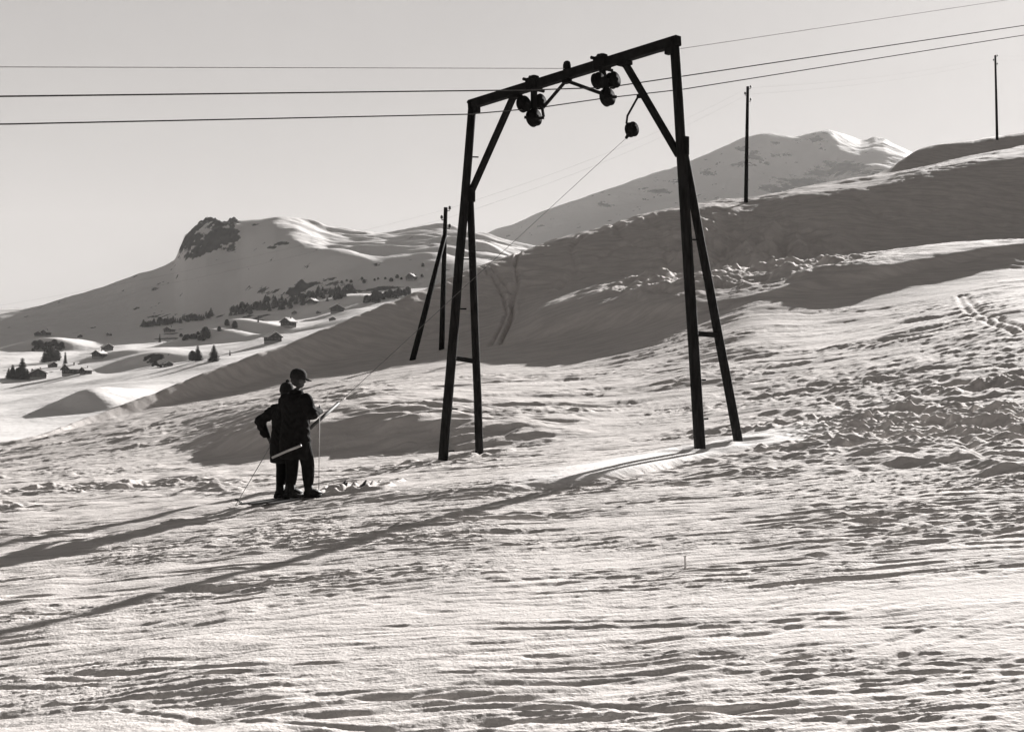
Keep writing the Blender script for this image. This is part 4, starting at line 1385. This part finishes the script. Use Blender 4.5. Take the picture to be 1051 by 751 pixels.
# ------------------------------------------------------------------ chalets
def make_chalet():
    root = empty('chalet', (0, 0, 0))
    W, D, H, RZ = 9.0, 7.0, 3.6, 6.4          # front width, depth, eaves and ridge height
    bm = bmesh.new()
    def v(*a): return bm.verts.new(a)
    f = [v(-W / 2, -D / 2, 1.0), v(W / 2, -D / 2, 1.0), v(W / 2, -D / 2, H), v(0, -D / 2, RZ), v(-W / 2, -D / 2, H)]
    b = [v(-W / 2, D / 2, 1.0), v(W / 2, D / 2, 1.0), v(W / 2, D / 2, H), v(0, D / 2, RZ), v(-W / 2, D / 2, H)]
    bm.faces.new(f); bm.faces.new(b[::-1])
    for i in range(5):
        j = (i + 1) % 5
        bm.faces.new((f[j], f[i], b[i], b[j]))
    me = bpy.data.meshes.new('wall'); bmesh.ops.recalc_face_normals(bm, faces=bm.faces); bm.to_mesh(me); bm.free()
    wall = link_mesh('wall', me, M['timber'], root)
    MB().box((0, 0, .1), (W - .06, D - .06, 1.78), None, .03).build('stone_base', M['stone'], root)
    sl_ = math.atan2(RZ - H, W / 2)
    L = math.hypot(W / 2, RZ - H) + 1.0
    def slab(sx_, off, th, ln, dp):
        c = Vector((sx_ * (ln / 2) * math.cos(sl_), 0, RZ - (ln / 2) * math.sin(sl_) + off))
        return c, (ln, dp, th), Quaternion((0, 1, 0), sx_ * sl_)
    m = MB()
    for sx_ in (-1, 1):
        m.box(*slab(sx_, .10, .16, L, D + 1.8))
    rf = m.build('roof', M['timber'], root)
    m = MB()
    for sx_ in (-1, 1):
        m.box(*slab(sx_, .42, .46, L - .15, D + 1.6), .12)
    m.build('snow_cover', M['snow_roof'], rf)
    MB().box((1.3, 1.2, RZ + .3), (.7, .7, 1.9), None, .03).box((1.3, 1.2, RZ + 1.32), (.9, .9, .14), None, .02).build('chimney', M['stone'], rf)
    def window(x, y, z, rz, w=.9, h=1.0):
        q = Quaternion(UP, rz)
        wf = MB()
        for dx, dz, sw, sh in ((-w / 2, 0, .10, h + .1), (w / 2, 0, .10, h + .1), (0, h / 2, w - .1, .10), (0, -h / 2, w - .1, .10), (0, 0, .05, h - .1)):
            wf.box(Vector((x, y, z)) + q @ Vector((dx, -.05, dz)), (sw, .12, sh), q)
        o_ = wf.build('window', M['stone'], root)
        MB().box(Vector((x, y, z)) + q @ Vector((0, -.012, 0)), (w - .1, .02, h - .1), q).build('pane', M['glass'], o_)
    for x in (-2.7, 0, 2.7):
        window(x, -D / 2, 2.4, 0)
    window(0, -D / 2, 4.5, 0, .8, .8)
    for y in (-1.6, 1.6):
        window(W / 2, y, 2.4, R(90)); window(-W / 2, y, 2.4, R(-90))
    dr = MB().box((1.35, -D / 2 - .05, 1.65), (.95, .1, 1.3), None, .01).build('door', M['darkwood'], root)
    MB().lathe((1.68, -D / 2 - .1, 1.65), (0, -1, 0), [(.03, 0), (.04, .03), (.03, .06)], 8).build('handle', M['steel'], dr)
    return root
ch0 = make_chalet()
CH = [(39, 345, 7.5, 15, 'left one of the two small chalets on the snowy crest at far left'),
      (47, 344.5, 9, -20, 'right one of the two small chalets on the snowy crest at far left'),
      (82, 346.5, 5, 30, 'tiny chalet on the skyline of the snowfield right of the crest pair'),
      (112, 344.5, 5, -30, 'tiny far chalet at the foot of the hill, right of the skyline one'),
      (110, 360, 11, 35, 'upper of the two dark chalets on the open snow, farther right'),
      (102, 367, 13, -25, 'lower of the two dark chalets on the open snow'),
      (73, 385, 17, -40, 'larger of the two dark roofed chalets behind the shaded mound'),
      (88, 384, 11, -38, 'smaller of the two dark roofed chalets behind the shaded mound'),
      (54, 377, 8.5, 40, 'small hut with deep roof snow between the bushy trio and the near chalets'),
      (39, 388.5, 18, 20, 'wide low dark chalet beside the conifer clump at the left edge'),
      (172.5, 376, 9, 30, 'hut in the small hollow left of the broad dark tree'),
      (174, 341, 10, -25, 'chalet under the middle of the lower wooded strip'),
      (296, 335.5, 14, -30, 'chalet with white roof in the middle of the upper valley'),
      (280, 351.5, 16, 38, 'dark chalet half behind the skyline of the shaded slope'),
      (321, 312, 10, -28, 'chalet just below the upper wooded strip'),
      (302, 322.5, 5.5, 20, 'tiny hut left of the long barn on the high meadow'),
      (327, 322, 4.5, -20, 'smallest hut right beside the long barn on the high meadow'),
      (346, 321, 15, 8, 'long low barn on the high meadow'),
      (341, 329, 6.5, 25, 'small hut on the edge of the shaded slope below the long barn'),
      (422, 287.5, 10, -20, 'highest chalet, left of the braced pole pair')]
for i, (px, b, w, rz, lab) in enumerate(CH):
    o = ch0 if i == 0 else copy_tree(ch0)
    p = S3.hit(px, b, 220)
    k = w * p.y / F / 10.0
    o.location = p
    o.rotation_euler = (0, 0, R(rz) + math.atan2(-p.x, p.y) * 0)
    o.scale = (k, k, k * (0.85 if 'low' in lab else 1.0))
    tag(o, lab, 'chalet', 'chalets of the valley village')
